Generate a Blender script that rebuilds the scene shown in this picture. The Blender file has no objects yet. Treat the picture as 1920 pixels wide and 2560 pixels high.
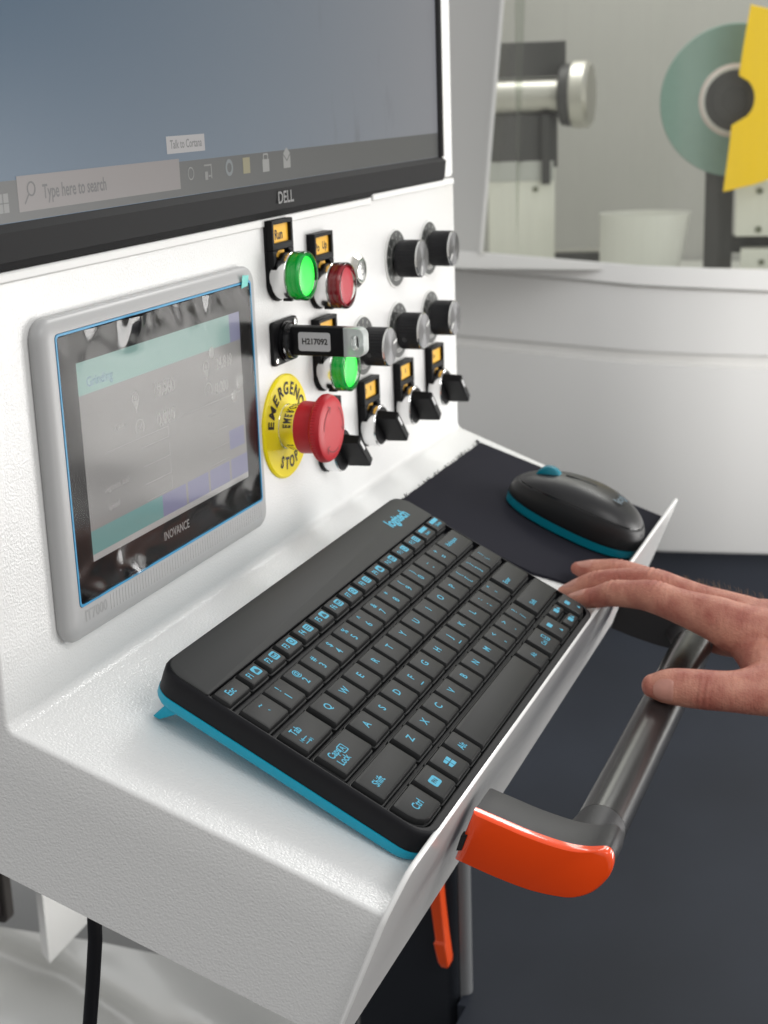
import bpy, bmesh, math, random
from mathutils import Matrix, Vector
PI = math.pi
S = 0.001                                   # everything is written in millimetres
random.seed(4)
sc = bpy.context.scene
COL = sc.collection

# ------------------------------------------------------------------ camera
cam_d = bpy.data.cameras.new('camera')
cam = bpy.data.objects.new('camera', cam_d)
COL.objects.link(cam)
R_, U_, F_ = Vector((0.36361556, -0.93096399, -0.0330116)), Vector((0.26696435, 0.07018896, 0.961147)), Vector((0.8924762, 0.35830092, -0.27405599))
M = Matrix((R_, U_, -F_)).transposed().to_4x4()
M.translation = Vector((-541.69, -353.21, 246.09)) * S
cam.matrix_world = M
cam_d.sensor_fit = 'VERTICAL'
cam_d.sensor_height = 36.0
cam_d.sensor_width = 27.0
cam_d.lens = 3680 / 2560 * 36.0
cam_d.clip_start = 0.01
cam_d.clip_end = 60
cam_d.dof.use_dof = True
cam_d.dof.focus_distance = 0.66
cam_d.dof.aperture_fstop = 17.0
sc.camera = cam

# ------------------------------------------------------------------ room light
w = bpy.data.worlds.new('World'); sc.world = w; w.use_nodes = True
nt = w.node_tree
bg = nt.nodes['Background']
tc = nt.nodes.new('ShaderNodeTexCoord'); sx = nt.nodes.new('ShaderNodeSeparateXYZ'); rp = nt.nodes.new('ShaderNodeValToRGB')
mp = nt.nodes.new('ShaderNodeMath'); mp.operation = 'MULTIPLY_ADD'; mp.inputs[1].default_value = .5; mp.inputs[2].default_value = .5
nt.links.new(tc.outputs['Generated'], sx.inputs[0]); nt.links.new(sx.outputs['Z'], mp.inputs[0]); nt.links.new(mp.outputs[0], rp.inputs[0])
cr = rp.color_ramp
cr.elements[0].position = 0.0; cr.elements[0].color = (.36, .36, .37, 1)
cr.elements[1].position = 1.0; cr.elements[1].color = (.74, .75, .76, 1)
for p, c in ((.40, (.50, .48, .465)), (.52, (.60, .585, .57)), (.70, (.68, .68, .675))):
    e = cr.elements.new(p); e.color = (*c, 1)
nt.links.new(rp.outputs[0], bg.inputs[0]); bg.inputs[1].default_value = 0.98

def area(name, loc, target, sx_, sy_, power, col=(1, 1, 1)):
    l = bpy.data.lights.new(name, 'AREA'); l.shape = 'RECTANGLE'; l.size = sx_; l.size_y = sy_; l.energy = power; l.color = col
    o = bpy.data.objects.new(name, l); COL.objects.link(o)
    o.location = loc
    o.rotation_euler = (Vector(target) - Vector(loc)).to_track_quat('-Z', 'Y').to_euler()
    return o
area('hall_window_light', (2.75, -0.65, 2.0), (0.0, -0.12, -.05), .9, .6, 25, (1, .99, .96))
area('hall_ceiling_light', (-0.3, -1.6, 1.3), (0.5, 0, 0), 1.0, .8, 11, (1, .995, .98))
area('side_fill_light', (0.92, -1.0, -0.10), (1.0, 0.3, 0), .7, .7, 13.5, (1, .985, .965))  # added fill lamp out of view, brightens door, panel and lip
area('machine_interior_light', (1.95, 0.25, 1.1), (1.9, 0.1, 0), .9, .5, 9, (1, .98, .93))
sc.view_settings.view_transform = 'Standard'
sc.view_settings.look = 'None'
sc.view_settings.exposure = 0.0
sc.view_settings.gamma = 1.0

# ------------------------------------------------------------------ materials
MATS = {}
def mat(name, col, rough=.5, metal=0, coat=0, coat_rough=.1, bump=None, spec=.5, emit=None, estr=1, alpha=None, trans=0, ior=1.45, var=0, var_scale=40, aniso=0, sheen=0, sss=0):
    if name in MATS: return MATS[name]
    m = bpy.data.materials.new(name); m.use_nodes = True
    n = m.node_tree; b = n.nodes['Principled BSDF']
    b.inputs['Base Color'].default_value = (*col, 1); b.inputs['Roughness'].default_value = rough; b.inputs['Metallic'].default_value = metal
    b.inputs['Coat Weight'].default_value = coat; b.inputs['Coat Roughness'].default_value = coat_rough
    b.inputs['Specular IOR Level'].default_value = spec; b.inputs['IOR'].default_value = ior
    b.inputs['Transmission Weight'].default_value = trans
    if sheen: b.inputs['Sheen Weight'].default_value = sheen
    if sss: b.inputs['Subsurface Weight'].default_value = sss
    if emit: b.inputs['Emission Color'].default_value = (*emit, 1); b.inputs['Emission Strength'].default_value = estr
    if alpha is not None: b.inputs['Alpha'].default_value = alpha
    co = None
    if bump or var:
        co = n.nodes.new('ShaderNodeTexCoord')
    if var:
        ns = n.nodes.new('ShaderNodeTexNoise'); ns.inputs['Scale'].default_value = var_scale; ns.inputs['Detail'].default_value = 4
        n.links.new(co.outputs['Object'], ns.inputs['Vector'])
        mx = n.nodes.new('ShaderNodeMix'); mx.data_type = 'RGBA'
        n.links.new(ns.outputs['Fac'], mx.inputs[0])
        mx.inputs[6].default_value = (*[c * (1 - var) for c in col], 1); mx.inputs[7].default_value = (*[min(1, c * (1 + var)) for c in col], 1)
        n.links.new(mx.outputs[2], b.inputs['Base Color'])
        r2 = n.nodes.new('ShaderNodeMapRange'); r2.inputs[3].default_value = max(.02, rough - .06); r2.inputs[4].default_value = min(1, rough + .06)
        n.links.new(ns.outputs['Fac'], r2.inputs[0]); n.links.new(r2.outputs[0], b.inputs['Roughness'])
    if bump:
        scale, dist, stren = bump[:3]
        t = n.nodes.new('ShaderNodeTexNoise'); t.inputs['Scale'].default_value = scale; t.inputs['Detail'].default_value = bump[3] if len(bump) > 3 else 1.5
        n.links.new(co.outputs['Object'], t.inputs['Vector'])
        bu = n.nodes.new('ShaderNodeBump'); bu.inputs['Distance'].default_value = dist; bu.inputs['Strength'].default_value = stren
        n.links.new(t.outputs['Fac'], bu.inputs['Height'])
        n.links.new(bu.outputs[0], b.inputs['Normal'])
        if coat: n.links.new(bu.outputs[0], b.inputs['Coat Normal'])
    MATS[name] = m
    return m
WHITE = mat('white_powder_coat', (.80, .80, .79), .40, bump=(880, .0004, .75, 2), spec=.4, coat=.6, coat_rough=.06)
WHITE_S = mat('white_smooth_paint', (.80, .80, .785), .42, bump=(900, .0001, .35))
LIPW = mat('white_lip_coat', (.87, .865, .85), .35, bump=(1100, .00006, .4), spec=.3, coat=.6, coat_rough=.02)
LIPW.node_tree.nodes['Principled BSDF'].inputs['Coat IOR'].default_value = 1.55
KEYM = mat('keycap_plastic', (.014, .0145, .015), .46, bump=(2600, .00006, .5), spec=.24)
BODY = mat('keyboard_black_plastic', (.006, .006, .008), .50, bump=(3000, .00004, .4), spec=.28)
BARM = mat('keyboard_bar_plastic', (.024, .025, .025), .6, bump=(3000, .00005, .5))
WELL = mat('keyboard_well', (.008, .008, .009), .5)
CYAN = mat('cyan_plastic', (.0, .36, .53), .42)
CYAN_D = mat('teal_plastic', (.0, .18, .25), .36)
LEG = mat('cyan_print', (.08, .42, .60), .6)
BLK = mat('black_plastic', (.005, .005, .006), .46, bump=(2500, .00004, .4), spec=.2)
BLKG = mat('black_gloss', (.008, .008, .009), .12)
DKGREY = mat('dark_grey_plastic', (.020, .020, .021), .6, bump=(1500, .0001, .5), spec=.14)
CHROME = mat('chrome', (.82, .82, .80), .10, metal=1)
SATIN = mat('satin_aluminium', (.74, .74, .74), .26, metal=1)
YEL = mat('yellow_plate', (.88, .72, .0), .32)
TAGY = mat('amber_label', (.92, .50, .045), .42)
PRINT = mat('black_print', (.015, .012, .01), .6)
RED = mat('red_button_plastic', (.50, .012, .022), .42)
ORANGE = mat('orange_gloss', (1.0, .075, .001), .16, coat=.5, coat_rough=.03)
WPRINT = mat('white_print', (.75, .75, .75), .5)
GPRINT = mat('grey_print', (.33, .33, .33), .5)

def lit(name, col, s): return mat(name, tuple(c * .4 for c in col), .4, emit=col, estr=s)

# ------------------------------------------------------------------ builders
class MB:
    def __init__(s): s.v = []; s.f = []
    def add(s, vs, fs):
        o = len(s.v); s.v += [tuple(v) for v in vs]; s.f += [tuple(i + o for i in f) for f in fs]; return s
    def loops(s, L, cap0=True, cap1=True, closed=True):
        n = len(L[0]); vs = [p for l in L for p in l]; fs = []
        for k in range(len(L) - 1):
            for i in range(n if closed else n - 1):
                j = (i + 1) % n
                fs.append((k * n + i, k * n + j, (k + 1) * n + j, (k + 1) * n + i))
        if cap0: fs.append(tuple(range(n - 1, -1, -1)))
        if cap1: fs.append(tuple((len(L) - 1) * n + i for i in range(n)))
        return s.add(vs, fs)
    def box(s, x0, x1, y0, y1, z0, z1):
        return s.loops([[(x0, y0, z0), (x1, y0, z0), (x1, y1, z0), (x0, y1, z0)], [(x0, y0, z1), (x1, y0, z1), (x1, y1, z1), (x0, y1, z1)]])
    def prism(s, poly, z0, z1):
        return s.loops([[(x, y, z0) for x, y in poly], [(x, y, z1) for x, y in poly]])
    def lathe(s, prof, n=32, cx=0, cy=0, cap0=True, cap1=True):
        return s.loops([[(cx + r * math.cos(2 * PI * i / n), cy + r * math.sin(2 * PI * i / n), z) for i in range(n)] for r, z in prof], cap0, cap1)
    def ring(s, outer, inner, z0, z1):
        n = len(outer)
        L = [[(x, y, z0) for x, y in inner], [(x, y, z0) for x, y in outer], [(x, y, z1) for x, y in outer], [(x, y, z1) for x, y in inner], [(x, y, z0) for x, y in inner]]
        return s.loops(L, False, False)
    def flat(s, poly, z): return s.add([(x, y, z) for x, y in poly], [tuple(range(len(poly)))])
    def tube(s, pts, rad, n=16, caps=True):
        pts = [Vector(p) for p in pts]
        if not hasattr(rad, '__len__'): rad = [rad] * len(pts)
        L = []; up = None
        for i, p in enumerate(pts):
            d = (pts[min(i + 1, len(pts) - 1)] - pts[max(i - 1, 0)]).normalized()
            if up is None: up = d.orthogonal().normalized()
            a = (up - d * up.dot(d)).normalized(); b = d.cross(a); up = a
            L.append([tuple(p + (a * math.cos(2 * PI * k / n) + b * math.sin(2 * PI * k / n)) * rad[i]) for k in range(n)])
        return s.loops(L, caps, caps)
def rrect(x0, x1, y0, y1, r, n=4):
    rr = r if hasattr(r, '__len__') else (r, r, r, r)     # corners: x1y0, x1y1, x0y1, x0y0
    out = []
    for (cx, cy, a0), q in zip(((x1, y0, -90), (x1, y1, 0), (x0, y1, 90), (x0, y0, 180)), rr):
        px = cx - q if cx == x1 else cx + q; py = cy + q if cy == y0 else cy - q
        for i in range(n + 1):
            a = math.radians(a0 + 90 * i / n); out.append((px + q * math.cos(a), py + q * math.sin(a)))
    return out
def circ(r, n=32, cx=0, cy=0): return [(cx + r * math.cos(2 * PI * i / n), cy + r * math.sin(2 * PI * i / n)) for i in range(n)]

def mesh_of(mb, name, m, smooth=35):
    me = bpy.data.meshes.new(name)
    me.from_pydata([(x * S, y * S, z * S) for x, y, z in mb.v], [], mb.f)
    bm = bmesh.new(); bm.from_mesh(me); bmesh.ops.recalc_face_normals(bm, faces=bm.faces); bm.to_mesh(me); bm.free()
    if m: me.materials.append(m)
    if smooth:
        me.shade_smooth(); me.set_sharp_from_angle(angle=math.radians(smooth))
    return me
def obj(name, mb, m, parent=None, mw=None, bevel=0, seg=2, smooth=35, label=None):
    me = mb if isinstance(mb, bpy.types.Mesh) else mesh_of(mb, name, m, smooth)
    o = bpy.data.objects.new(name, me); COL.objects.link(o)
    if parent: o.parent = parent
    if mw is not None: o.matrix_basis = mw
    if bevel:
        b = o.modifiers.new('bevel', 'BEVEL'); b.width = bevel * S; b.segments = seg; b.limit_method = 'ANGLE'; b.angle_limit = math.radians(40); b.harden_normals = False
    if label: o['label'] = label
    return o
def tag(o, label, cat, group=None):
    o['label'] = label; o['category'] = cat
    if group: o['group'] = group
    return o
def thing(name, mw, label, cat, group=None):
    o = bpy.data.objects.new(name, None); COL.objects.link(o); o.empty_display_size = .01
    o.matrix_world = mw
    return tag(o, label, cat, group)
def struct(name, mb, m, **k):
    o = obj(name, mb, m, **k); o['kind'] = 'structure'; return o
def copy_thing(root, mw, label):
    r = root.copy(); COL.objects.link(r); r.matrix_world = mw; r['label'] = label
    for ch in root.children:
        c = ch.copy(); COL.objects.link(c); c.parent = r
        for g in ch.children:
            d = g.copy(); COL.objects.link(d); d.parent = c
    return r
def T(x, y, z): return Matrix.Translation(Vector((x, y, z)) * S)
def RX(d): return Matrix.Rotation(math.radians(d), 4, 'X')
def RY(d): return Matrix.Rotation(math.radians(d), 4, 'Y')
def RZ(d): return Matrix.Rotation(math.radians(d), 4, 'Z')
def panel_mw(x, z): return T(x, 0, z) @ RX(90)            # local x right, y up, z out of the panel towards the operator
ST = 22.36
TRAY = RX(ST)
KB = T(0, -84.793, -6.664) @ RX(27.08)

# text: all strings turned into meshes in one go
TXT = {}
def prep_text(strings, off=.016, pre=''):
    os_ = []
    for s in strings:
        c = bpy.data.curves.new('t', 'FONT'); c.body = s; c.size = 1; c.align_x = 'CENTER'; c.align_y = 'CENTER'; c.resolution_u = 3; c.offset = off
        o = bpy.data.objects.new('t', c); COL.objects.link(o); os_.append((s, o))
    bpy.context.view_layer.update()
    dg = bpy.context.evaluated_depsgraph_get()
    for s, o in os_:
        me = o.evaluated_get(dg).to_mesh()
        TXT[pre + s] = ([tuple(v.co) for v in me.vertices], [tuple(p.vertices) for p in me.polygons])
    for s, o in os_:
        c = o.data; bpy.data.objects.remove(o); bpy.data.curves.remove(c)
def text(mb, s, x, y, z, size, rot=0, sx=1.0, mirror=False):
    v, f = TXT[s]; a = math.radians(rot); ca, sa = math.cos(a), math.sin(a)
    out = []
    for p in v:
        px, py = p[0] * size * sx, p[1] * size
        out.append((x + px * ca - py * sa, y + px * sa + py * ca, z))
    mb.add(out, f)
KEYSTR = list("1234567890QWERTYUIOPASDFGHJKLZXCVBNM!@#$%^&*()-=[]\\;',./_+{}|:\"<>?~`")
ALL = KEYSTR + ['Esc', 'Tab', 'Caps', 'Lock', 'Shift', 'Ctrl', 'Alt', 'Enter', 'Backspace', 'Insert', 'Delete', 'FN', 'Home', 'End', 'PgUp', 'PgDn', 'PrtSc', 'A'] + ['F%d' % i for i in range(1, 13)]
ALL += ['logitech', 'logi', 'Run', 'Po', 'Up', 'H217092', 'DELL', 'INOVANCE', 'IT7000', 'Type here to search', 'Talk to Cortana', 'Grinding', '19.560', '24.819', '0.000', 'STOP', '10', 'D  B', 'S  B', 'Sec', 'X axis', 'Y axis', 'mm', 'Segment end', 'mm/s', 'Speed']
prep_text(sorted(set(ALL)))
prep_text(list('EMRGNCYSTOP') + ['Run', 'Po', 'Up', 'H217092', 'logitech'], .034, 'bold:')

# ================================================================== SETTING: floor
fl = mat('dark_floor', (.048, .053, .066), .30, var=.3, var_scale=6)
struct('floor', MB().box(-3000, 9000, -1150, 5000, -960, -900), fl)
struct('hall_floor', MB().box(-6000, 12000, -12000, -1150, -960, -898), mat('hall_floor', (.50, .47, .44), .4, var=.25, var_scale=1.2))
struct('platform', MB().prism([(200, -1000), (1300, -1000), (1300, 64), (384.5, 64), (384.5, -39.5), (352, -39.5), (352, -46), (200, -46)], -900, -404), mat('dark_platform', (.024, .028, .037), .46, spec=.14, var=.55, var_scale=4.5))  # cloudy lighter patches in the colour stand in for soft floor reflections

# ================================================================== CONSOLE
def fillet_profile():
    """(y,z, ny,nz): from the panel top down into the sloping tray, with a rounded inside fold"""
    a = math.radians(ST); P = []
    r = 6.0
    ang = PI / 2 - a                                     # turn at the fold
    t = r * math.tan(ang / 2)
    for z in (182.5, 120, 60, t + .001): P.append((0, z, -1, 0))
    cy, cz = -r, t
    for i in range(1, 8):
        th = ang * i / 8
        P.append((cy + r * math.cos(th), cz - r * math.sin(th), -math.cos(th), math.sin(th)))
    for s in (t, 30, 60, 90, 120, 150, 171.4):
        P.append((-s * math.cos(a), -s * math.sin(a), -math.sin(a), math.cos(a)))
    return P
prof = fillet_profile()
def xl(p):
    s = -p[0] / math.cos(math.radians(ST)); return -84 + 16 * max(0, s) / 172 if s > .1 else -84
def xr(p):
    s = -p[0] / math.cos(math.radians(ST)); return 496 + 12 * max(0, s) / 172 if s > .1 else 496
console = thing('control_console', Matrix.Identity(4), 'white powder coated operator console with upright control panel and sloping keyboard tray', 'machine console')
sh = MB(); LL = []
rf = 1.8
for p in prof:
    y, z, ny, nz = p; a, b = xl(p), xr(p); row = []
    deep = 68
    row.append((a, y - ny * deep, z - nz * deep))
    row.append((a, y - ny * 20, z - nz * 20))
    for i in range(5):
        th = PI / 2 * i / 4
        row.append((a + rf - rf * math.cos(th), y - ny * (rf - rf * math.sin(th)), z - nz * (rf - rf * math.sin(th))))
    for k in range(1, 8): row.append((a + rf + (b - a - 2 * rf) * k / 8, y, z))
    for i in range(5):
        th = PI / 2 * (1 - i / 4)
        row.append((b - rf + rf * math.cos(th), y - ny * (rf - rf * math.sin(th)), z - nz * (rf - rf * math.sin(th))))
    row.append((b, y - ny * deep, z - nz * deep))
    LL.append(row)
sh.loops(LL, False, False, closed=False)
obj('panel_and_tray', sh, WHITE, console, smooth=50)
# front lip plate, leaning back 20 degrees
LIP = T(0, -165.5, -49.5) @ RX(21.4) @ RX(90)              # local x right, y up along the plate, z outwards
lip = [(-73, -95), (512, -60), (516, -50), (514, -2.2), (508, 0), (-52, 0), (-58, -1.2), (-62, -5), (-70, -15), (-71.5, -20)]
obj('front_lip', MB().prism(lip, -2.4, 0), LIPW, console, LIP, bevel=.8)
# upper frame beside the monitor
fr = MB().box(469, 496, 0, 60, 185.5, 620)
obj('monitor_side_frame', fr, WHITE_S, console, bevel=3, seg=3)
obj('monitor_support_strip', MB().box(333, 491, -2.2, 10, 180.5, 185), WHITE_S, console, bevel=1)
obj('top_edge_fold', MB().box(-84, 333, -1, 10, 178.5, 183), WHITE_S, console, bevel=.9)
# welded burrs on the right hand edge of the panel
bur = MB(); rnd = random.Random(8)
for z in [14, 22, 33, 41, 55, 66, 73, 84, 92, 104, 112, 121]:
    h = rnd.uniform(2, 4.5); ww = rnd.uniform(1.5, 5)
    bur.loops([[(495, 3 + i * 4, z - h), (495 + ww * .8, 3 + i * 4, z - h * .2), (495 + ww, 3 + i * 4, z + h * .5), (495, 3 + i * 4, z + h)] for i in (0, 1)])
obj('edge_sealant', bur, WHITE_S, console)
obj('back_cover', MB().box(-80, 492, 62, 66, -60, 620), WHITE_S, console)

# ================================================================== MONITOR
mon = thing('monitor', panel_mw(0, 0), 'black desktop monitor showing a dim blue desktop with taskbar, set in the white console', 'monitor')
X0, X1 = -72, 467.5
bz = MB()
# chin in three facets plus the other three sides of the bezel
def sweep(prof2, x0, x1): return [[(x, y, z) for y, z in prof2] for x in (x0, x1)]
bz.loops(sweep([(183.5, -20), (183.5, .5), (187.0, 3.2), (198.4, 4.4), (201.2, 1.2), (201.2, -20)], X0, X1))
bz.loops([[(461.8, 201.2, -20), (461.8, 201.2, 1.2), (463.2, 201.2, 3.2), (467.5, 201.2, 3.0), (467.5, 201.2, -20)], [(461.8, 505, -20), (461.8, 505, 1.2), (463.2, 505, 3.2), (467.5, 505, 3.0), (467.5, 505, -20)]])
bz.box(-72, -66.5, 201.2, 505, -20, 3.2); bz.box(-72, 467.5, 505, 512, -20, 3.2)
obj('bezel', bz, DKGREY, mon, smooth=20)
obj('housing', MB().box(-72, 467, 184, 512, -55, -20.2), DKGREY, mon)
# LCD picture: emits blue wallpaper, greyed rightwards by painted glare, satin surface
sm = bpy.data.materials.new('lcd_screen'); sm.use_nodes = True
n = sm.node_tree; b = n.nodes['Principled BSDF']
tcx = n.nodes.new('ShaderNodeTexCoord'); se = n.nodes.new('ShaderNodeSeparateXYZ'); n.links.new(tcx.outputs['Object'], se.inputs[0])
ra = n.nodes.new('ShaderNodeValToRGB'); mr = n.nodes.new('ShaderNodeMapRange'); mr.inputs[1].default_value = -.07; mr.inputs[2].default_value = .46
n.links.new(se.outputs['X'], mr.inputs[0]); n.links.new(mr.outputs[0], ra.inputs[0])
ra.color_ramp.elements[0].color = (.012, .055, .105, 1); ra.color_ramp.elements[1].color = (.165, .17, .185, 1)
e = ra.color_ramp.elements.new(.45); e.color = (.085, .115, .15, 1)
b.inputs['Base Color'].default_value = (.02, .02, .022, 1); b.inputs['Roughness'].default_value = .33
sn = n.nodes.new('ShaderNodeTexNoise'); sn.inputs['Scale'].default_value = 1; sn.inputs['Detail'].default_value = 5
mpn = n.nodes.new('ShaderNodeMapping'); mpn.inputs['Scale'].default_value = (42, 13, 1); mpn.inputs['Rotation'].default_value = (0, 0, .3)
n.links.new(tcx.outputs['Object'], mpn.inputs[0]); n.links.new(mpn.outputs[0], sn.inputs['Vector'])
smr = n.nodes.new('ShaderNodeMapRange'); smr.inputs[1].default_value = .60; smr.inputs[2].default_value = .74; smr.inputs[3].default_value = 0; smr.inputs[4].default_value = .5
n.links.new(sn.outputs['Fac'], smr.inputs[0])
xm = n.nodes.new('ShaderNodeMapRange'); xm.inputs[1].default_value = .16; xm.inputs[2].default_value = .34; n.links.new(se.outputs['X'], xm.inputs[0])
pm = n.nodes.new('ShaderNodeMath'); pm.operation = 'MULTIPLY'; n.links.new(smr.outputs[0], pm.inputs[0]); n.links.new(xm.outputs[0], pm.inputs[1])
sm2 = n.nodes.new('ShaderNodeMix'); sm2.data_type = 'RGBA'; sm2.inputs[7].default_value = (.06, .06, .065, 1)      # greasy finger smears dim the picture
n.links.new(pm.outputs[0], sm2.inputs[0]); n.links.new(ra.outputs[0], sm2.inputs[6]); n.links.new(sm2.outputs[2], b.inputs['Emission Color']); b.inputs['Emission Strength'].default_value = 1.0
scr = obj('screen', MB().box(-66.4, 461.7, 201.3, 504.9, -6, .6), sm, mon, smooth=0)
def lcd(name, col, s, rough=.35): return mat(name, (.02, .02, .02), rough, emit=col, estr=s)
obj('taskbar', MB().box(-66.3, 461.6, 201.6, 217.6, .55, .72), lcd('lcd_taskbar', (.052, .054, .053), 1), scr, smooth=0)
obj('search_box', MB().box(-41, 90.6, 205, 219, .7, .80), lcd('lcd_search', (.17, .153, .149), 1), scr, smooth=0)
tx = MB(); text(tx, 'Type here to search', .5, 211.6, .88, 8.0, sx=.74)
tx.ring(circ(3.0, 16, -31.6, 213.6), circ(2.3, 16, -31.6, 213.6), .85, .9); tx.add([(-33.4, 211.4, .9), (-33.9, 211.9, .9), (-37, 208.2, .9), (-36.5, 207.7, .9)], [(0, 1, 2, 3)])
obj('search_text', tx, lcd('lcd_dark', (.07, .07, .07), 1), scr, smooth=0)
obj('tooltip', MB().box(80, 117.5, 221.6, 229.6, .62, .74), lcd('lcd_tooltip', (.29, .28, .28), 1), scr, smooth=0)
tx = MB(); text(tx, 'Talk to Cortana', 98.8, 225.6, .8, 5.6, sx=.86)
obj('tooltip_text', tx, lcd('lcd_grey', (.12, .12, .12), 1), scr, smooth=0)
ic = MB()
ic.ring(circ(3.1, 20, 101.5, 211.5), circ(2.5, 20, 101.5, 211.5), .75, .82)
ICM = lcd('lcd_icon', (.16, .16, .155), 1)
obj('assistant_icon', ic, ICM, scr, smooth=0); ic = MB()
for dx, dy, ww, hh in ((119, 214.5, 8, .8), (117.2, 209.5, 3, 4), (122.5, 211, 1, 6), (121, 209.2, 3.4, .8)): ic.box(dx - ww / 2, dx + ww / 2, dy - hh / 2, dy + hh / 2, .75, .82)
obj('task_view_icon', ic, ICM, scr, smooth=0); ic = MB()
for q in range(4):
    x0 = -55 + (q % 2) * 3.9; y0 = 205.5 + (q // 2) * 3.9; ic.box(x0, x0 + 3.5, y0, y0 + 3.5, .75, .82)
obj('start_icon', ic, ICM, scr, smooth=0)
ic = MB(); ic.box(180.5, 188.5, 207.5, 214, .75, .82); ic.add([(206.5, 208, .8), (215.5, 208, .8), (215.5, 215, .8), (211, 211.5, .8), (206.5, 215, .8)], [(0, 1, 2, 3, 4)]); ic.add([(206.5, 215.8, .8), (211, 212.3, .8), (215.5, 215.8, .8), (211, 219, .8)], [(0, 1, 2, 3)])
ic.ring(rrect(181.5, 187.5, 213, 217, 1), rrect(182.4, 186.6, 213.2, 216.2, .6), .75, .82)
obj('store_and_mail_icons', ic, lcd('lcd_icon2', (.22, .22, .21), 1), scr, smooth=0)
ic = MB(); ic.box(157.5, 165.5, 208, 216, .75, .82)
obj('folder_icon', ic, lcd('lcd_folder', (.20, .18, .10), 1), scr, smooth=0)
ic = MB(); ic.ring(circ(4.2, 20, 142, 212), circ(2.4, 20, 142, 212), .75, .82)
obj('browser_icon', ic, lcd('lcd_browser', (.13, .145, .15), 1), scr, smooth=0)
ic = MB(); ic.ring([(-50 + 5 * math.cos(t * PI / 8), 506 + 5 * math.sin(t * PI / 8)) for t in range(16)], [(-50 + 3 * math.cos(t * PI / 8), 506 + 3 * math.sin(t * PI / 8)) for t in range(16)], 3.3, 3.4)
tx = MB(); text(tx, 'DELL', 199, 193, 4.75, 9.0, sx=1.0)
obj('maker_mark', tx, mat('bezel_print', (.22, .22, .22), .4), mon, smooth=0)

# ================================================================== TOUCH PANEL (HMI)
hmi = thing('touch_panel', panel_mw(60, 92), 'grey framed touch screen terminal with blue outlined black glass under loose protective film', 'touch screen')
SILV = mat('silver_plastic', (.42, .42, .42), .36, bump=(2500, .00004, .3))
A = lambda x0, x1, y0, y1, r: rrect(x0 - 60, x1 - 60, y0 - 92, y1 - 92, r, 6)
FX0, FX1, FY0, FY1 = -43.8, 153.5, 21.2, 162.0
frm = MB(); L = []
for ins, z in ((.8, 0), (0, 1.0), (0, 3.4), (.8, 4.9), (2.4, 6.0), (6.4, 6.9)):
    L.append([(x, y, z) for x, y in A(FX0 + ins, FX1 - ins, FY0 + ins, FY1 - ins, 9 - min(ins, 6))])
L.append([(x, y, 6.9) for x, y in A(-34.4, 146.0, 36.3, 155.2, 2.2)])
L.append([(x, y, 4.5) for x, y in A(-34.4, 146.0, 36.3, 155.2, 2.2)])
frm.loops(L, True, False)
obj('frame', frm, SILV, hmi, smooth=40)
ri = MB()
for i in range(64):
    x = -10 - 60 + i * 2.55
    ri.box(x, x + 1.1, 28 - 92, 35.2 - 92, 6.85, 7.02) if x < 84 else None
obj('ribbed_strip', ri, SILV, hmi)
tx = MB(); text(tx, 'IT7000', -22 - 60, 31.4 - 92, 7.02, 7.0, sx=.9)
obj('embossed_mark', tx, mat('silver_emboss', (.34, .34, .34), .4), hmi, smooth=0)
obj('blue_trim', MB().ring(A(-34.2, 145.8, 36.5, 155.0, 2.2), A(-33.2, 144.8, 37.5, 154.0, 1.8), 5.0, 7.2), mat('blue_trim', (.03, .27, .50), .35), hmi)
GLASS = mat('black_glass', (.020, .018, .018), .06, spec=.6, bump=(9, .0006, .10, 1))
gl = obj('glass', MB().flat(A(-33.3, 144.9, 37.4, 154.1, 1.8), 6.4), GLASS, hmi, smooth=0)
def pix(name, x0, x1, y0, y1, col, z=6.5, s=1): return obj(name, MB().flat([(x0 - 60, y0 - 92), (x1 - 60, y0 - 92), (x1 - 60, y1 - 92), (x0 - 60, y1 - 92)], z), mat('hmi_' + name, (.02, .02, .02), .12, emit=col, estr=s), gl, smooth=0)
DX0, DX1, DY0, DY1 = -20, 131.5, 56.2, 140.7
pix('display', DX0, DX1, DY0, DY1, (.205, .197, .19))
pix('title_bar', DX0, DX1, 126.5, DY1, (.19, .31, .28), 6.54)
pix('title_button', 120, DX1, 126.5, DY1, (.17, .17, .26), 6.58)
pix('teal_button', DX0, 42, DY0, 66.8, (.12, .24, .23), 6.54)
for x0, x1 in ((42, 64.8), (66.8, 88), (90, 111), (113, DX1)): pix('purple_button', x0, x1, DY0, 66.8, (.165, .16, .25), 6.54)
pix('side_button', 113, DX1 - 2, 72, 82, (.155, .15, .24), 6.54)
pix('lower_edge', DX0, DX1, 53.2, DY0, (.32, .31, .30), 6.54)
tx = MB()
text(tx, 'INOVANCE', 53 - 60, 46.4 - 92, 6.7, 5.9, sx=.82)
obj('maker_mark', tx, mat('hmi_white_print', (.55, .55, .54), .4), gl, smooth=0)
tx = MB()
text(tx, '19.560', 51 - 60, 116.5 - 92, 6.66, 9.5, sx=.8); text(tx, '0.000', 51 - 60, 102.5 - 92, 6.66, 9.5, sx=.8)
text(tx, '24.819', 112 - 60, 118 - 92, 6.66, 8.5, sx=.75); text(tx, '0.000', 108 - 60, 106 - 92, 6.66, 8.5, sx=.75)
for cx, cy in ((25, 117), (93, 119)):
    tx.ring(circ(3.2, 16, cx - 60, cy - 92), circ(2.5, 16, cx - 60, cy - 92), 6.62, 6.66); tx.ring(circ(1.1, 10, cx - 60, cy - 92), circ(.5, 10, cx - 60, cy - 92), 6.62, 6.66)
    tx.add([(cx - 62.9, cy - 93.4, 6.66), (cx - 57.1, cy - 93.4, 6.66), (cx - 60, cy - 99, 6.66)], [(0, 1, 2)])
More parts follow.
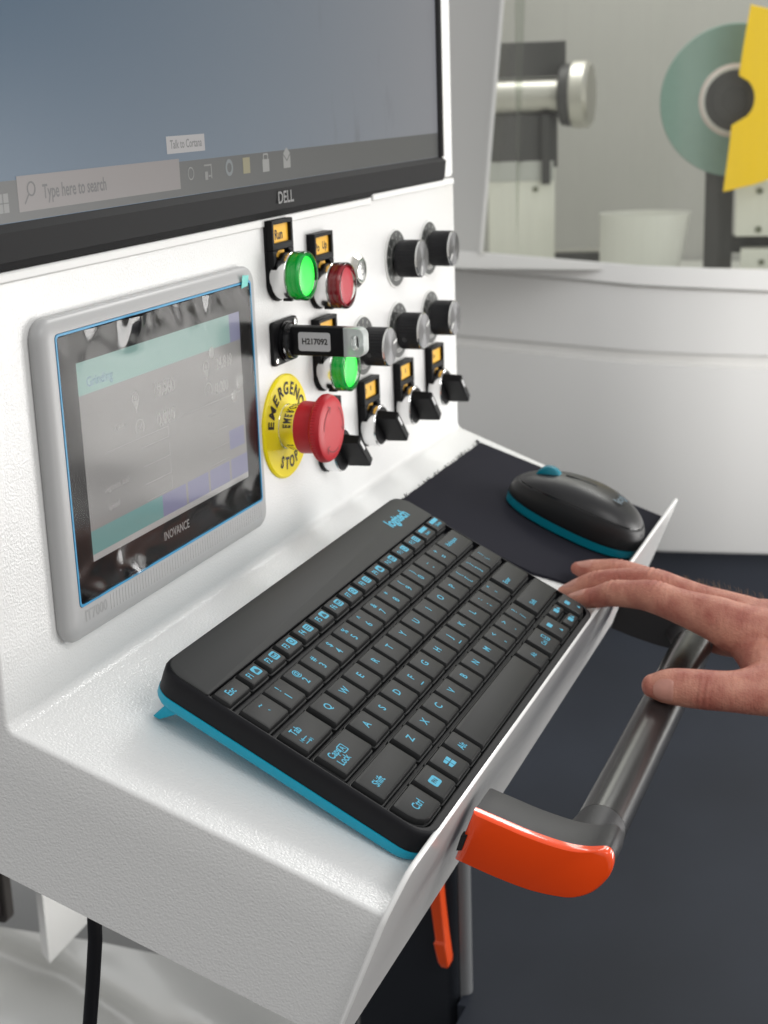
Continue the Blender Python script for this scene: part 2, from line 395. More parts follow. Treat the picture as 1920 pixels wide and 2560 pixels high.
for cx, cy in ((27, 103), (94, 107)):
    tx.ring([(cx - 60 + 4 * math.cos(math.radians(-40 + 260 * i / 15)), cy - 92 + 4 * math.sin(math.radians(-40 + 260 * i / 15))) for i in range(16)] + [(cx - 60 + 3.3 * math.cos(math.radians(220 - 260 * i / 15)), cy - 92 + 3.3 * math.sin(math.radians(220 - 260 * i / 15))) for i in range(16)],
            [(cx - 60 + 3.65 * math.cos(math.radians(-40 + 260 * i / 15)), cy - 92 + 3.65 * math.sin(math.radians(-40 + 260 * i / 15))) for i in range(16)] + [(cx - 60 + 3.6 * math.cos(math.radians(220 - 260 * i / 15)), cy - 92 + 3.6 * math.sin(math.radians(220 - 260 * i / 15))) for i in range(16)], 6.62, 6.66)
    tx.add([(cx - 60.5, cy - 93, 6.66), (cx - 59.5, cy - 93, 6.66), (cx - 57.8, cy - 89.6, 6.66)], [(0, 1, 2)])
for y in (93, 84, 75.5, 67.6):
    tx.box(28 - 60, 52 - 60, y - 92, y - 91.75, 6.62, 6.66); tx.box(52 - 60, 52.25 - 60, y - 92, y - 86, 6.62, 6.66); tx.box(92 - 60, 112 - 60, y - 91, y - 90.75, 6.62, 6.66)
tx.box(-3 - 60, 52 - 60, 98 - 92, 98.2 - 92, 6.62, 6.66); tx.box(62 - 60, 128 - 60, 100 - 92, 100.2 - 92, 6.62, 6.66)
text(tx, 'Segment end', 4 - 60, 82 - 92, 6.66, 4); text(tx, 'Speed', 0 - 60, 73.5 - 92, 6.66, 4); text(tx, 'X axis', 10 - 60, 107 - 92, 6.66, 3.6)
obj('readouts', tx, lcd('hmi_readout', (.255, .245, .235), 1), gl, smooth=0)
tx = MB(); text(tx, 'Grinding', -3 - 60, 131.2 - 92, 6.68, 6)
obj('title_text', tx, lcd('hmi_title', (.10, .19, .25), 1), gl, smooth=0)
# loose protective film: a wavy clear sheet with air bubbles, raised at its top and bottom edge
fm = bpy.data.materials.new('clear_film'); fm.use_nodes = True; n = fm.node_tree; n.nodes.clear()
out = n.nodes.new('ShaderNodeOutputMaterial'); tr = n.nodes.new('ShaderNodeBsdfTransparent'); gb = n.nodes.new('ShaderNodeBsdfGlossy'); gb.inputs['Roughness'].default_value = .13
fz = n.nodes.new('ShaderNodeFresnel'); fz.inputs['IOR'].default_value = 1.62; mx = n.nodes.new('ShaderNodeMixShader')
n.links.new(fz.outputs[0], mx.inputs[0]); n.links.new(tr.outputs[0], mx.inputs[1]); n.links.new(gb.outputs[0], mx.inputs[2]); n.links.new(mx.outputs[0], out.inputs[0])
film = MB(); nx, ny = 120, 84; L = []
rw = random.Random(3)
bumps = [(rw.uniform(-20, 140), rw.uniform(4, 11), rw.uniform(.25, .8), rw.choice((-1, 1))) for _ in range(26)]
for j in range(ny + 1):
    row = []
    for i in range(nx + 1):
        x = -33 + 178 * i / nx; y = 37.6 + 116 * j / ny
        e0 = max(0, 1 - (y - 36) / 20); e1 = max(0, 1 - (154 - y) / 17); e_ = max(e0, e1) ** 1.2
        z = 7.0 + .12 * math.sin(x * .05 + y * .08) + .08 * math.sin(y * .21 + x * .03)
        for bx, bw, bh, sg in bumps:
            k = (bx * 7.3) % 1.0
            use = e1 if k > .45 else e0
            z += 1.5 * bh * sg * use * math.exp(-((x - bx - (y - 90) * .07 * sg) / bw) ** 2)
        z += .5 * e_ * math.sin(x * .19 + math.sin(y * .3) * 1.2)
        row.append((x - 60, y - 92, max(6.8, z)))
    L.append(row)
film.loops(L, False, False, closed=False)
obj('protective_film', film, fm, hmi, smooth=180)
BUB = mat('film_bubble', (.5, .5, .48), .2, alpha=.35)
for bx, by, br in ((98.5, 125, 3.2), (127, 105, 4.0), (119.5, 99, 3.0)):
    obj('air_bubble', MB().lathe([(br, 7.15), (br * .8, 7.35), (br * .4, 7.45)], 20, bx - 60, by - 92), BUB, hmi)
obj('pull_tab', MB().loops([[(134 - 60, 152 - 92, 7.6), (141.5 - 60, 152.5 - 92, 7.4), (142 - 60, 158.0 - 92, 8.2), (134.5 - 60, 158.6 - 92, 8.3)], [(134 - 60, 152 - 92, 7.7), (141.5 - 60, 152.5 - 92, 7.5), (142 - 60, 158.0 - 92, 8.3), (134.5 - 60, 158.6 - 92, 8.4)]]), mat('turquoise_film', (.16, .62, .56), .25), hmi)

# ================================================================== PUSH BUTTONS / SWITCHES
def holder(root, words, tagcol=TAGY):
    """22 mm device: black legend holder with tag window, metal ring"""
    base = []
    for i in range(25):
        a = math.radians(200 + 140 * i / 24 - 0); base.append((13.9 * math.cos(a), 13.9 * math.sin(a)))
    base += [(13.3, 12), (13.3, 30.5), (-13.3, 30.5), (-13.3, 12)]
    obj('legend_plate', MB().prism(base, 0, 1.8), BLK, root, bevel=.4)
    # raised tag block with arched underside
    outer = [(-13.3, 9.5), (-13.3, 30.5), (13.3, 30.5), (13.3, 9.5)]
    arch = []
    for i in range(13):
        a = math.radians(52 + 76 * i / 12); arch.append((14.6 * math.cos(a), 14.6 * math.sin(a) - 1.0))
    fr_ = MB()
    fr_.ring([(-13.3, 14.6), (13.3, 14.6), (13.3, 30.5), (-13.3, 30.5)], [(-11.0, 18.2), (11.0, 18.2), (11.0, 28.2), (-11.0, 28.2)], 1.8, 5.4)
    fr_.prism([(13.3, 5)] + [(9.6, 9.5), (8.8, 12.6), (6, 14.59), (13.3, 14.59)], 1.8, 5.4)
    fr_.prism([(-13.3, 5), (-13.3, 14.59), (-6, 14.59), (-8.8, 12.6), (-9.6, 9.5)], 1.8, 5.4)
    obj('legend_frame', fr_, BLK, root, bevel=.45)
    lb = obj('legend_label', MB().box(-11.2, 11.2, 18, 28.4, 1.9, 3.2), tagcol, root)
    tx = MB()
    for s_, x, y, sz in words: text(tx, s_, x, y, 3.26, sz, sx=.9)
    if tx.v: obj('legend_text', tx, PRINT, lb, smooth=0)
    # yellow position insert under the arch
    obj('position_insert', MB().prism([(-6, 10.5), (6, 10.5), (5.4, 13.8), (-5.4, 13.8)], 1.8, 3.0), TAGY, root)
SILVERRING = mat('ring_metal', (.78, .78, .78), .18, metal=1)
CLEAR = bpy.data.materials.new('clear_lens'); CLEAR.use_nodes = True; n = CLEAR.node_tree; n.nodes.clear()
out = n.nodes.new('ShaderNodeOutputMaterial'); tr = n.nodes.new('ShaderNodeBsdfTransparent'); tr.inputs[0].default_value = (.90, .94, .91, 1)
gb = n.nodes.new('ShaderNodeBsdfGlossy'); gb.inputs['Roughness'].default_value = .06; fz = n.nodes.new('ShaderNodeFresnel'); fz.inputs['IOR'].default_value = 1.5; mx = n.nodes.new('ShaderNodeMixShader')
n.links.new(fz.outputs[0], mx.inputs[0]); n.links.new(tr.outputs[0], mx.inputs[1]); n.links.new(gb.outputs[0], mx.inputs[2]); n.links.new(mx.outputs[0], out.inputs[0])
def push_button(x, z, words, core, rim, label, group):
    r = thing('push_button', panel_mw(x, z), label, 'push button', group)
    holder(r, words)
    obj('metal_ring', MB().lathe([(12.6, 1.8), (12.9, 2.4), (12.9, 10.6), (12.3, 11.2), (11.2, 11.2)], 40), SILVERRING, r)
    nb = MB()
    for a0 in (-100, -55):
        nb.lathe([(1.9, 11.2), (1.9, 12)], 10, 12.4 * math.cos(math.radians(a0)) * .82, 12.4 * math.sin(math.radians(a0)) * .82)
    nb.prism([(-4, -13.4), (5, -13.2), (5, -10), (-4, -10)], 5.5, 10.5)
    obj('locking_tab', nb, BLK, r)
    ln = obj('lens_core', MB().lathe([(11.6, 11.4), (11.6, 17.2), (10.6, 18.2)], 40), rim, r)
    obj('lens_face', MB().lathe([(10.5, 18.25), (9.2, 18.7), (5, 19.0)], 40), core, ln)
    obj('clear_bezel', MB().loops([[(rr * math.cos(2 * PI * i / 40), rr * math.sin(2 * PI * i / 40), zz) for i in range(40)] for rr, zz in ((12.3, 11.2), (13.3, 11.8), (13.4, 14.6), (13.1, 15), (13.4, 15.4), (13.4, 18.6), (12.7, 19.6), (11.6, 19.6), (11.1, 18.6))], False, False), CLEAR, r, smooth=60)
    return r
GRC = mat('green_lamp_face', (.02, .5, .05), .3, emit=(.0, 1.0, .03), estr=1.15)
GRM = mat('green_lamp_rim', (.0, .20, .05), .25, emit=(.0, .40, .02), estr=.42)
REC = mat('red_lamp_face', (.50, .03, .05), .38)
REM = mat('red_lamp_rim', (.34, .008, .02), .22)
push_button(191.4, 151.5, [('bold:Run', -1.0, 22.2, 7.2)], GRC, GRM, 'illuminated green push button under the tag reading Run', 'illuminated push buttons')
push_button(246.3, 139.2, [('bold:Po', -5.2, 22.0, 6.2), ('bold:Up', 5.0, 22.6, 6.2)], REC, REM, 'unlit red push button under the tag reading Po Up', 'illuminated push buttons')
push_button(247.3, 90.2, [], GRC, GRM, 'illuminated green push button directly below the usb stick', 'illuminated push buttons')

def selector(x, z, words, label):
    r = thing('selector_switch', panel_mw(x, z), label, 'selector switch', 'selector switches in the bottom row')
    holder(r, words)
    obj('metal_ring', MB().lathe([(12.9, 1.8), (13.2, 2.4), (13.2, 10.6), (12.7, 11.3), (12.1, 11.3), (12.1, 10.6)], 40), SILVERRING, r)
    obj('knob_disc', MB().lathe([(12.0, 9.5), (12.0, 11.0), (11.3, 11.5)], 36), BLK, r)
    lv = MB()
    # lever blade set at 45 degrees, local (t along the blade, u thickness)
    def P(t, u, zz): c = math.cos(math.radians(135)); s_ = math.sin(math.radians(135)); return (t * c - u * s_, t * s_ + u * c, zz)
    L = []
    for t, zt in ((-13.2, 24.8), (-12.6, 25.6), (12.6, 25.6), (13.2, 24.8)):
        L.append([P(t, -3.3, 11.2), P(t, 3.3, 11.2), P(t, 2.7, zt - .4), P(t, 2.2, zt), P(t, -2.2, zt), P(t, -2.7, zt - .4)])
    lv.loops(L)
    lever = obj('lever', lv, BLK, r, bevel=.3)
    mk = MB(); mk.loops([[P(2.5, -.85, zz), P(10.8, -.85, zz), P(10.8, .85, zz), P(2.5, .85, zz)] for zz in (25.5, 25.72)])
    obj('pointer_mark', mk, WPRINT, lever)
    return r
selector(312, 41.5, [('D', -5.5, 22.6, 4.6), ('B', 2.6, 23.4, 4.6)], 'black selector switch nearest the emergency stop that shows its full legend tag')
selector(375.5, 41.5, [('S', -5.2, 22.2, 4.8), ('B', 2.4, 23, 4.8)], 'black selector switch in the middle of the bottom row, below two knobs')
selector(438.3, 41.5, [('Sec', -2.6, 23, 4.4)], 'black selector switch at the far right end of the bottom row')
selector(248.6, 40.5, [], 'black selector switch half hidden behind the red emergency stop head')

# ------------------------------------------------------------------ dial knobs
KNOB = mat('knob_black', (.008, .008, .010), .34, spec=.4)
face = bpy.data.materials.new('spun_aluminium'); face.use_nodes = True; n = face.node_tree; b = n.nodes['Principled BSDF']
b.inputs['Base Color'].default_value = (.17, .17, .175, 1); b.inputs['Metallic'].default_value = 1; b.inputs['Roughness'].default_value = .30; b.inputs['Anisotropic'].default_value = .85
tg = n.nodes.new('ShaderNodeTangent'); tg.direction_type = 'RADIAL'; tg.axis = 'Z'; n.links.new(tg.outputs[0], b.inputs['Tangent'])
b.inputs['Anisotropic Rotation'].default_value = 0.0
DIALB = mat('dial_print', (.060, .064, .062), .32)
DIALW = mat('dial_white', (.72, .72, .70), .4)
def make_knob():
    r = thing('dial_knob', panel_mw(0, 0), 'x', 'knob', 'black dial knobs on the panel')
    obj('dial_rim', MB().lathe([(19.3, 0), (19.3, .7), (18.9, 1.0)], 56), DIALW, r)
    dial = obj('dial_plate', MB().lathe([(18.2, 1.0), (18.2, 1.08)], 56), DIALB, r)
    m = MB()
    for k in range(11):
        a = math.radians(225 - 27 * k)
        text(m, str(k), 15.6 * math.cos(a), 15.6 * math.sin(a), 1.12, 3.4, rot=math.degrees(a) - 90)
    for k in range(41):
        a = math.radians(225 - 6.75 * k); r0, r1, hw = (9.5, 13.2, .42) if k % 4 == 0 else (9.5, 12.0, .25)
        c, s_ = math.cos(a), math.sin(a)
        m.add([(r0 * c + hw * s_, r0 * s_ - hw * c, 1.12), (r1 * c + hw * .5 * s_, r1 * s_ - hw * .5 * c, 1.12), (r1 * c - hw * .5 * s_, r1 * s_ + hw * .5 * c, 1.12), (r0 * c - hw * s_, r0 * s_ + hw * c, 1.12)], [(0, 1, 2, 3)])
    for rr in (12.4, 13.4, 14.4):
        o_ = [((rr + .25) * math.cos(math.radians(-112 + 44 * i / 9)), (rr + .25) * math.sin(math.radians(-112 + 44 * i / 9))) for i in range(10)]
        i_ = [((rr - .25) * math.cos(math.radians(-112 + 44 * i / 9)), (rr - .25) * math.sin(math.radians(-112 + 44 * i / 9))) for i in range(10)]
        m.add([(x, y, 1.12) for x, y in o_ + i_], [(i, i + 1, 11 + i, 10 + i) for i in range(9)])
    obj('dial_scale', m, mat('dial_marks', (.55, .55, .53), .5), dial, smooth=0)
    obj('shaft_nut', MB().lathe([(5.4, 1.0), (5.4, 3.4), (4.8, 3.8)], 6), CHROME, r)
    kb = MB(); L = []
    NR, NA = 11, 108
    def ringr(rr, zz, flute): return [((rr - (.22 if flute and i % 3 == 0 else 0)) * math.cos(2 * PI * i / NA), (rr - (.22 if flute and i % 3 == 0 else 0)) * math.sin(2 * PI * i / NA), zz) for i in range(NA)]
    L.append(ringr(11.6, 3.6, False)); L.append(ringr(12.0, 4.0, False))
    for k in range(NR):
        z0 = 4.2 + 1.22 * k
        L += [ringr(12.0, z0, True), ringr(12.25, z0 + .18, True), ringr(12.25, z0 + .98, True), ringr(12.0, z0 + 1.16, True)]
    L.append(ringr(12.1, 17.9, False)); L.append(ringr(11.9, 18.3, False))
    kb.loops(L)
    g = obj('grip', kb, KNOB, r, smooth=20)
    obj('chamfer_ring', MB().lathe([(12.1, 18.2), (12.2, 18.5), (11.5, 19.1)], 48), CHROME, r)
    f = obj('face_cap', MB().lathe([(11.5, 18.9), (11.45, 19.15)], 48), face, r)
    obj('pointer', MB().box(5.0, 11.2, -.75, .75, 19.1, 19.35), DIALW, f)
    return r, g
kn, grip = make_knob()
first = True
for x, z, lab, rot, hole in ((373.6, 140.4, 'black dial knob in the upper pair nearest the power button', 255, None),
                       (438, 140.2, 'black dial knob in the upper pair at the right edge of the panel', 222, None),
                       (311, 92.6, 'black dial knob in the middle row just right of the usb stick', 15, -163),
                       (373.6, 92.6, 'black dial knob in the centre of the lower row of three', 30, -160),
                       (438, 91.8, 'black dial knob at the right end of the lower row of three', 215, None)):
    if first: k = kn; k.matrix_world = panel_mw(x, z); k['label'] = lab; first = False
    else: k = copy_thing(kn, panel_mw(x, z), lab)
    for c in k.children:
        if c.name.split('.')[0] in ('grip', 'face_cap'): c.matrix_basis = RZ(rot)
        if c.name.split('.')[0] == 'grip' and hole: g_here = c
    if hole:
        a = math.radians(hole); mw = Matrix.Translation(Vector((12.3 * math.cos(a), 12.3 * math.sin(a), 9.2)) * S) @ RZ(hole) @ RY(90)
        obj('grub_screw', MB().lathe([(1.7, -.2), (1.7, .08)], 16), BLKG, k, mw)

# ------------------------------------------------------------------ power button
pw = thing('power_button', panel_mw(306.2, 140.6), 'small round metal button with a power symbol beside the red button', 'power button')
hexp = lambda r_: [(r_ * math.cos(2 * PI * i / 12), r_ * math.sin(2 * PI * i / 12)) for i in range(12)]
obj('bezel', MB().loops([[(x, y, z) for x, y in hexp(q)] for q, z in ((10.6, 0), (10.6, 1.0), (8.2, 3.6), (7.4, 3.6), (7.4, 2.6))], True, False), mat('polished_steel', (.62, .60, .55), .14, metal=1), pw, smooth=10)
obj('light_ring', MB().ring(circ(7.5, 32), circ(6.3, 32), 2.0, 3.3), mat('dull_green_ring', (.10, .16, .12), .4), pw)
bt = obj('button_face', MB().lathe([(6.3, 2.0), (6.3, 3.8), (5.7, 4.1)], 32), SATIN, pw)
sy = MB()
arc = [math.radians(125 + 290 * i / 20) for i in range(21)]
sy.add([(3.1 * math.cos(a), 3.1 * math.sin(a), 4.16) for a in arc] + [(2.3 * math.cos(a), 2.3 * math.sin(a), 4.16) for a in arc], [(i, i + 1, 22 + i, 21 + i) for i in range(20)])
sy.box(-.4, .4, .6, 3.6, 4.12, 4.18)
obj('power_symbol', sy, mat('symbol_grey', (.16, .17, .16), .4), bt, smooth=0)

# ------------------------------------------------------------------ emergency stop
es = thing('emergency_stop', panel_mw(192, 67), 'red mushroom emergency stop button on a round yellow plate', 'emergency stop')
plate = obj('yellow_plate', MB().lathe([(29.6, 0), (29.6, 1.0), (28.6, 1.9), (14.2, 2.1)], 64), YEL, es)
tx = MB()
word = 'EMERGENCY'
for i, ch in enumerate(word):
    a = math.radians(168 - 156 * i / 8)
    text(tx, 'bold:' + ch, 21.3 * math.cos(a), 21.3 * math.sin(a), 2.2, 9.8, rot=math.degrees(a) - 90, sx=.92)
for i, ch in enumerate('STOP'):
    a = math.radians(-116 + 52 * i / 3)
    text(tx, 'bold:' + ch, 21.3 * math.cos(a), 21.3 * math.sin(a), 2.2, 9.4, rot=math.degrees(a) + 90, sx=.85)
obj('plate_lettering', tx, PRINT, plate, smooth=0)
obj('chrome_collar', MB().lathe([(14.2, 1.6), (12.4, 2.2), (12.3, 2.6), (13.9, 11.0), (13.9, 12.4)], 64, cap1=False), mat('collar_chrome', (.86, .85, .82), .07, metal=1), es)
hd = MB(); L = []
NA = 144
for r_, z_, fl_ in ((14.3, 11.6, 0), (14.8, 12.2, 0), (14.6, 17, 0), (14.4, 21.0, 0), (15.2, 22.2, 0), (17.6, 22.8, 1), (19.0, 24.0, 1), (19.3, 25.6, 1), (19.0, 27.4, 1), (18.0, 28.9, 0), (16.2, 29.8, 0), (12, 30.2, 0), (6, 30.3, 0)):
    L.append([((r_ - (.35 if fl_ and i % 2 else 0)) * math.cos(2 * PI * i / NA), (r_ - (.35 if fl_ and i % 2 else 0)) * math.sin(2 * PI * i / NA), z_) for i in range(NA)])
hd.loops(L)
head = obj('mushroom_head', hd, RED, es, smooth=30)
ar = MB()
for k in range(3):
    a0 = 175 + 120 * k; arc = [math.radians(a0 - 70 * i / 14) for i in range(15)]
    ar.add([(13.4 * math.cos(a), 13.4 * math.sin(a), 30.28) for a in arc] + [(12.7 * math.cos(a), 12.7 * math.sin(a), 30.28) for a in arc], [(i, i + 1, 16 + i, 15 + i) for i in range(14)])
    ae = arc[-1]; c, s_ = math.cos(ae), math.sin(ae)
    for rr, dz in ((10.6, 0), (15.2, 0)):
        p = (rr * math.cos(ae + .2), rr * math.sin(ae + .2)); q = (13.05 * c, 13.05 * s_); dx, dy = q[0] - p[0], q[1] - p[1]; l = math.hypot(dx, dy); nx_, ny_ = -dy / l * .35, dx / l * .35
        ar.add([(p[0] + nx_, p[1] + ny_, 30.29), (q[0] + nx_, q[1] + ny_, 30.29), (q[0] - nx_, q[1] - ny_, 30.29), (p[0] - nx_, p[1] - ny_, 30.29)], [(0, 1, 2, 3)])
obj('turn_arrows', ar, mat('red_engraving', (.20, .005, .01), .5), head, smooth=0)

# ------------------------------------------------------------------ usb socket and stick
us = thing('usb_socket', panel_mw(195, 115), 'square black panel socket with two corner screws left of the green button', 'usb socket')
obj('flange', MB().prism(rrect(-16.2, 16.2, -12.2, 12.2, 2.6), 0, 2.2), BLK, us, bevel=.5)
obj('socket_ring', MB().lathe([(11.2, 2.1), (11.2, 3.6), (10.2, 3.6), (10.4, 5.2), (9.4, 5.6), (9.0, 7.4), (8.0, 7.8)], 40), BLKG, us)
for sx_, sy_ in ((12.6, 9.0), (-12.6, -9.0)):
    q = obj('screw', MB().lathe([(2.3, 2.1), (2.3, 2.9), (1.7, 3.3)], 20, sx_, sy_), CHROME, us)
    obj('screw_slot', MB().lathe([(1.0, 3.32), (1.0, 3.36)], 6, sx_, sy_), BLKG, q)
st = thing('usb_stick', panel_mw(195, 115.6), 'black usb stick with a white number label and clear cap plugged into the panel socket', 'usb stick')
# local z runs out of the panel
bd = MB(); bd.loops([[(x, y, z) for x, y in rrect(-4.2, 4.2, -8.0, 8.0, .9, 2)] for z in (7.6, 38.6)])
sb = obj('stick_body', bd, BLK, st, bevel=.3)
lab = MB(); lab.loops([[(xx, y, z) for z, y in rrect(11.8, 31.0, -5.2, 5.2, 1.4, 4)] for xx in (-4.24, -4.32)])
lb = obj('number_label', lab, mat('grey_label', (.50, .50, .51), .45), st)
tx = MB(); text(tx, 'bold:H217092', 0, 0, 0, 4.5, sx=.92)
t2 = MB(); t2.add([(-4.38, y, 21.6 + x) for x, y, _ in tx.v], tx.f)
obj('label_number', t2, PRINT, lb, smooth=0)
FROST = mat('frosted_clear_plastic', (.74, .78, .77), .25, trans=.45, ior=1.3)
cap = MB()
o_ = [(z, y) for z, y in rrect(38.0, 50.5, -8.0, 8.0, (4.5, 4.5, .3, .3), 6)]
hole_ = [(z, y) for z, y in rrect(43.2, 47.6, -4.2, 4.2, 2.1, 6)]
n_ = len(o_)
cap.loops([[(-3.8, y, z) for z, y in hole_], [(-3.8, y, z) for z, y in o_], [(3.8, y, z) for z, y in o_], [(3.8, y, z) for z, y in hole_], [(-3.8, y, z) for z, y in hole_]], False, False)
obj('clear_cap', cap, FROST, st, bevel=.5)

# ================================================================== KEYBOARD
kb = thing('keyboard', KB, 'compact black keyboard with cyan legends and a cyan base edge lying on the white tray', 'keyboard')
O = lambda ins, r: rrect(-33 + ins, 254 - ins, -91 + ins, 47 - ins, r, 6)
WL = rrect(-30.9, 251.9, -87.0, 21.6, (9, 1, 1, 9), 6)
bm_ = MB()
L = [[(x, y, -13.0) for x, y in O(.9, 10)], [(x, y, -8) for x, y in O(.25, 11)], [(x, y, -3.4) for x, y in O(0, 11)], [(x, y, -2.2) for x, y in O(.35, 11)], [(x, y, -1.5) for x, y in O(1.2, 10)], [(x, y, -1.4) for x, y in O(1.6, 10)]]
bm_.loops(L, True, False)
bm_.loops([[(x, y, -1.4) for x, y in O(1.6, 10)], [(x, y, -1.4) for x, y in WL], [(x, y, -5.2) for x, y in WL]], False, True)
body = obj('body', bm_, BODY, kb, smooth=40)
obj('top_bar', MB().loops([[(x, y, z) for x, y in rrect(-31.6 + q, 252.6 - q, 21.8 + q, 45.6 - q, (1, 10, 10, 1), 6)] for q, z in ((0, -1.45), (0, -.9), (.5, -.55))]), BARM, kb)
bs = MB().loops([[(x, y, z) for x, y in O(i_, 11)] for i_, z in ((1.2, -13.0), (.5, -13.2), (.7, -16.5), (1.5, -18.2), (3.2, -19))])
obj('base_edge', bs, CYAN, kb, smooth=40)
for fx in (-28.5, 238):
    obj('foot', MB().loops([[(fx, 30, -18), (fx + 11, 30, -18), (fx + 11, 38, -18), (fx, 38, -18)], [(fx + 1, 38.5, -28.2), (fx + 10, 38.5, -28.2), (fx + 10, 42, -28.6), (fx + 1, 42, -28.6)]]), CYAN, kb, bevel=.5)
KEYMESH = {}
def key_mesh(wd, hh, corner=None, low=0):
    k = (round(wd, 1), round(hh, 1), corner)
    if k in KEYMESH: return KEYMESH[k]
    def ol(g, r): 
        rr = [r, r, r, r]
        if corner is not None: rr[corner] = 8.0 + g
        return rrect(-wd / 2 - g, wd / 2 + g, -hh / 2 - g, hh / 2 + g, rr, 3)
    m = MB(); L = []
    for g, z, r in ((1.35, -5.0, 1.3), (1.25, -2.9, 1.3), (.95, -2.65, 1.1), (.55, -2.65, 1.0), (.15, -.75, .9), (-.25, -.18, .9), (-1.0, 0, .8)):
        L.append([(x, y, z) for x, y in ol(g, r)])
    m.loops(L, False, True)
    KEYMESH[k] = mesh_of(m, 'key', KEYM, 28)
    return KEYMESH[k]
def key(x0, x1, y1, y0, leg=None, corner=None, special=None):
    cx, cy, wd, hh = (x0 + x1) / 2, (y0 + y1) / 2, x1 - x0, y1 - y0
    o = obj('key', key_mesh(wd, hh, corner), None, kb, T(cx, cy, 0) @ RX(0))
    m = MB()
    for s_, x, y, sz, sxx in (leg or []): text(m, s_, x - cx, y - cy, .09, sz, sx=sxx)
    if special: special(m, cx, cy)
    if m.v: obj('legend', m, LEG, o, smooth=0)
    return o
YR = [(6.4, -8.2), (-12.8, -27.4), (-31.2, -46.0), (-50.2, -64.9), (-69.2, -84.6)]
def row(chars, u0, r, shift=None):
    for i, ch in enumerate(chars):
        c = 19.0 * (u0 + i) + .6
        y1, y0 = YR[r]
        if shift: leg = [(ch, c - .8, y1 - 9.6, 5.6, .95), (shift[i], c - .8, y1 - 4.0, 5.0, .95)]
        else: leg = [(ch, c - .4, y1 - 6.4, 5.6, .95)]
        sp = None
        if ch in 'FJ' and r == 2: sp = lambda m, cx, cy: m.box(-1.8, 1.8, -5.2, -4.7, .02, .3)
        key(c - 8.2, c + 8.2, y1, y0, leg, None, sp)
row('1234567890-=', 0, 0, '!@#$%^&*()_+')
key(-29.3, -9.6, *YR[0], [('`', -17.5, -3.4, 5, 1), ('~', -18.5, 2.4, 5, 1)])
key(219.6, 248.4, *YR[0], [('Backspace', 231.5, .6, 4.2, .85)])
row('QWERTYUIOP', .5, 1)
row('[]', 10.5, 1, '{}')
def tabarrows(m, cx, cy):
    for dy, d in ((-1.8, -1), (-4.2, 1)):
        m.box(-8.6, -3.6, dy - .2, dy + .2, .08, .1); xe = -8.8 if d < 0 else -3.4
        m.add([(xe, dy, .1), (xe - d * 1.6, dy + 1.0, .1), (xe - d * 1.6, dy - 1.0, .1)], [(0, 1, 2)]); m.box(xe + d * .3 - .15, xe + d * .3 + .15, dy - 1, dy + 1, .08, .1)
key(-28.4, -2.4, *YR[1], [('Tab', -20.4, -17.0, 5.4, .85)], None, tabarrows)
key(229.4, 249.6, *YR[1], [('\\', 237, -22, 4.5, 1), ('|', 238, -16.6, 4, 1)])
row('ASDFGHJKL', .75, 2)
row(";'", 9.75, 2, ':"')
def capsicon(m, cx, cy):
    m.ring(rrect(-2.4, 2.4, -.8, 4.0, .8, 3), rrect(-1.9, 1.9, -.3, 3.5, .5, 3), .08, .1); text(m, 'A', 0, 1.6, .1, 3.6)
key(-27.2, 2.4, *YR[2], [('Caps', -19, -36.0, 5.2, .85), ('Lock', -19, -41, 5.2, .85)], None, capsicon)
key(217.8, 248.8, *YR[2], [('Enter', 224.5, -39.4, 4.2, .9)])
row('ZXCVBNM', 1.25, 3)
row(',./', 8.25, 3, '<>?')
key(-28.2, 12.0, *YR[3], [('Shift', -18.6, -58.2, 5.4, .85)])
key(208.6, 248.9, *YR[3], [('Shift', 217.5, -59.0, 4.4, .9)])
key(-28.2, -6.6, *YR[4], [('Ctrl', -17.6, -77.2, 5.4, .85)], 3)
def fnbox(m, cx, cy):
    v = rrect(-3.6, 3.0, -2.6, 2.6, 1.1, 3); m.add([(x, y, .085) for x, y in v], [tuple(range(len(v)))])
def winlogo(m, cx, cy):
    for a, b_ in ((0, 0), (1, 0), (0, 1), (1, 1)):
        x0 = -3.2 + a * 3.1; y0 = -2.6 + b_ * 2.8; k_ = .35 if a == 0 else 0
        m.add([(x0, y0 + k_, .09), (x0 + 2.7, y0, .09), (x0 + 2.7, y0 + 2.4, .09), (x0, y0 + 2.4 - k_, .09)], [(0, 1, 2, 3)])
fk = key(-3.2, 13.2, *YR[4], None, None, fnbox)
tx = MB(); text(tx, 'FN', -.3, 0, .14, 3.2, sx=.9); obj('legend', tx, KEYM, fk, smooth=0)
key(16.4, 33.0, *YR[4], None, None, winlogo)
key(36.0, 49.6, *YR[4], [('Alt', 42.2, -77, 5.2, .85)])
key(52.6, 148.8, *YR[4])
key(152.2, 168.0, *YR[4], [('Alt', 160.5, -77.4, 4.0, .9)])
def menuicon(m, cx, cy):
    m.ring(rrect(2.0, 5.4, -2.4, 3.0, .5, 2), rrect(2.5, 4.9, -1.9, 2.5, .3, 2), .08, .1); m.box(3.0, 4.4, -1.4, -.9, .08, .1); m.box(3.0, 4.4, 0, .5, .08, .1)
key(172.4, 191.6, *YR[4], [('Ctrl', 179.6, -78, 4.0, .85)], None, menuicon)
def arrow(dx, dy, box_):
    def f(m, cx, cy):
        v = [(x + box_[0], y + box_[1]) for x, y in rrect(-2.2, 2.2, -1.6, 1.6, .7, 2)]; m.add([(x, y, .085) for x, y in v], [tuple(range(len(v)))])
        t_ = [(dx + a * .95, dy + b_ * .95) for a, b_ in ((0, 1.5), (1.4, -1), (-1.4, -1))]
        m.add([(x, y, .085) for x, y in t_], [(0, 1, 2)])
    return f
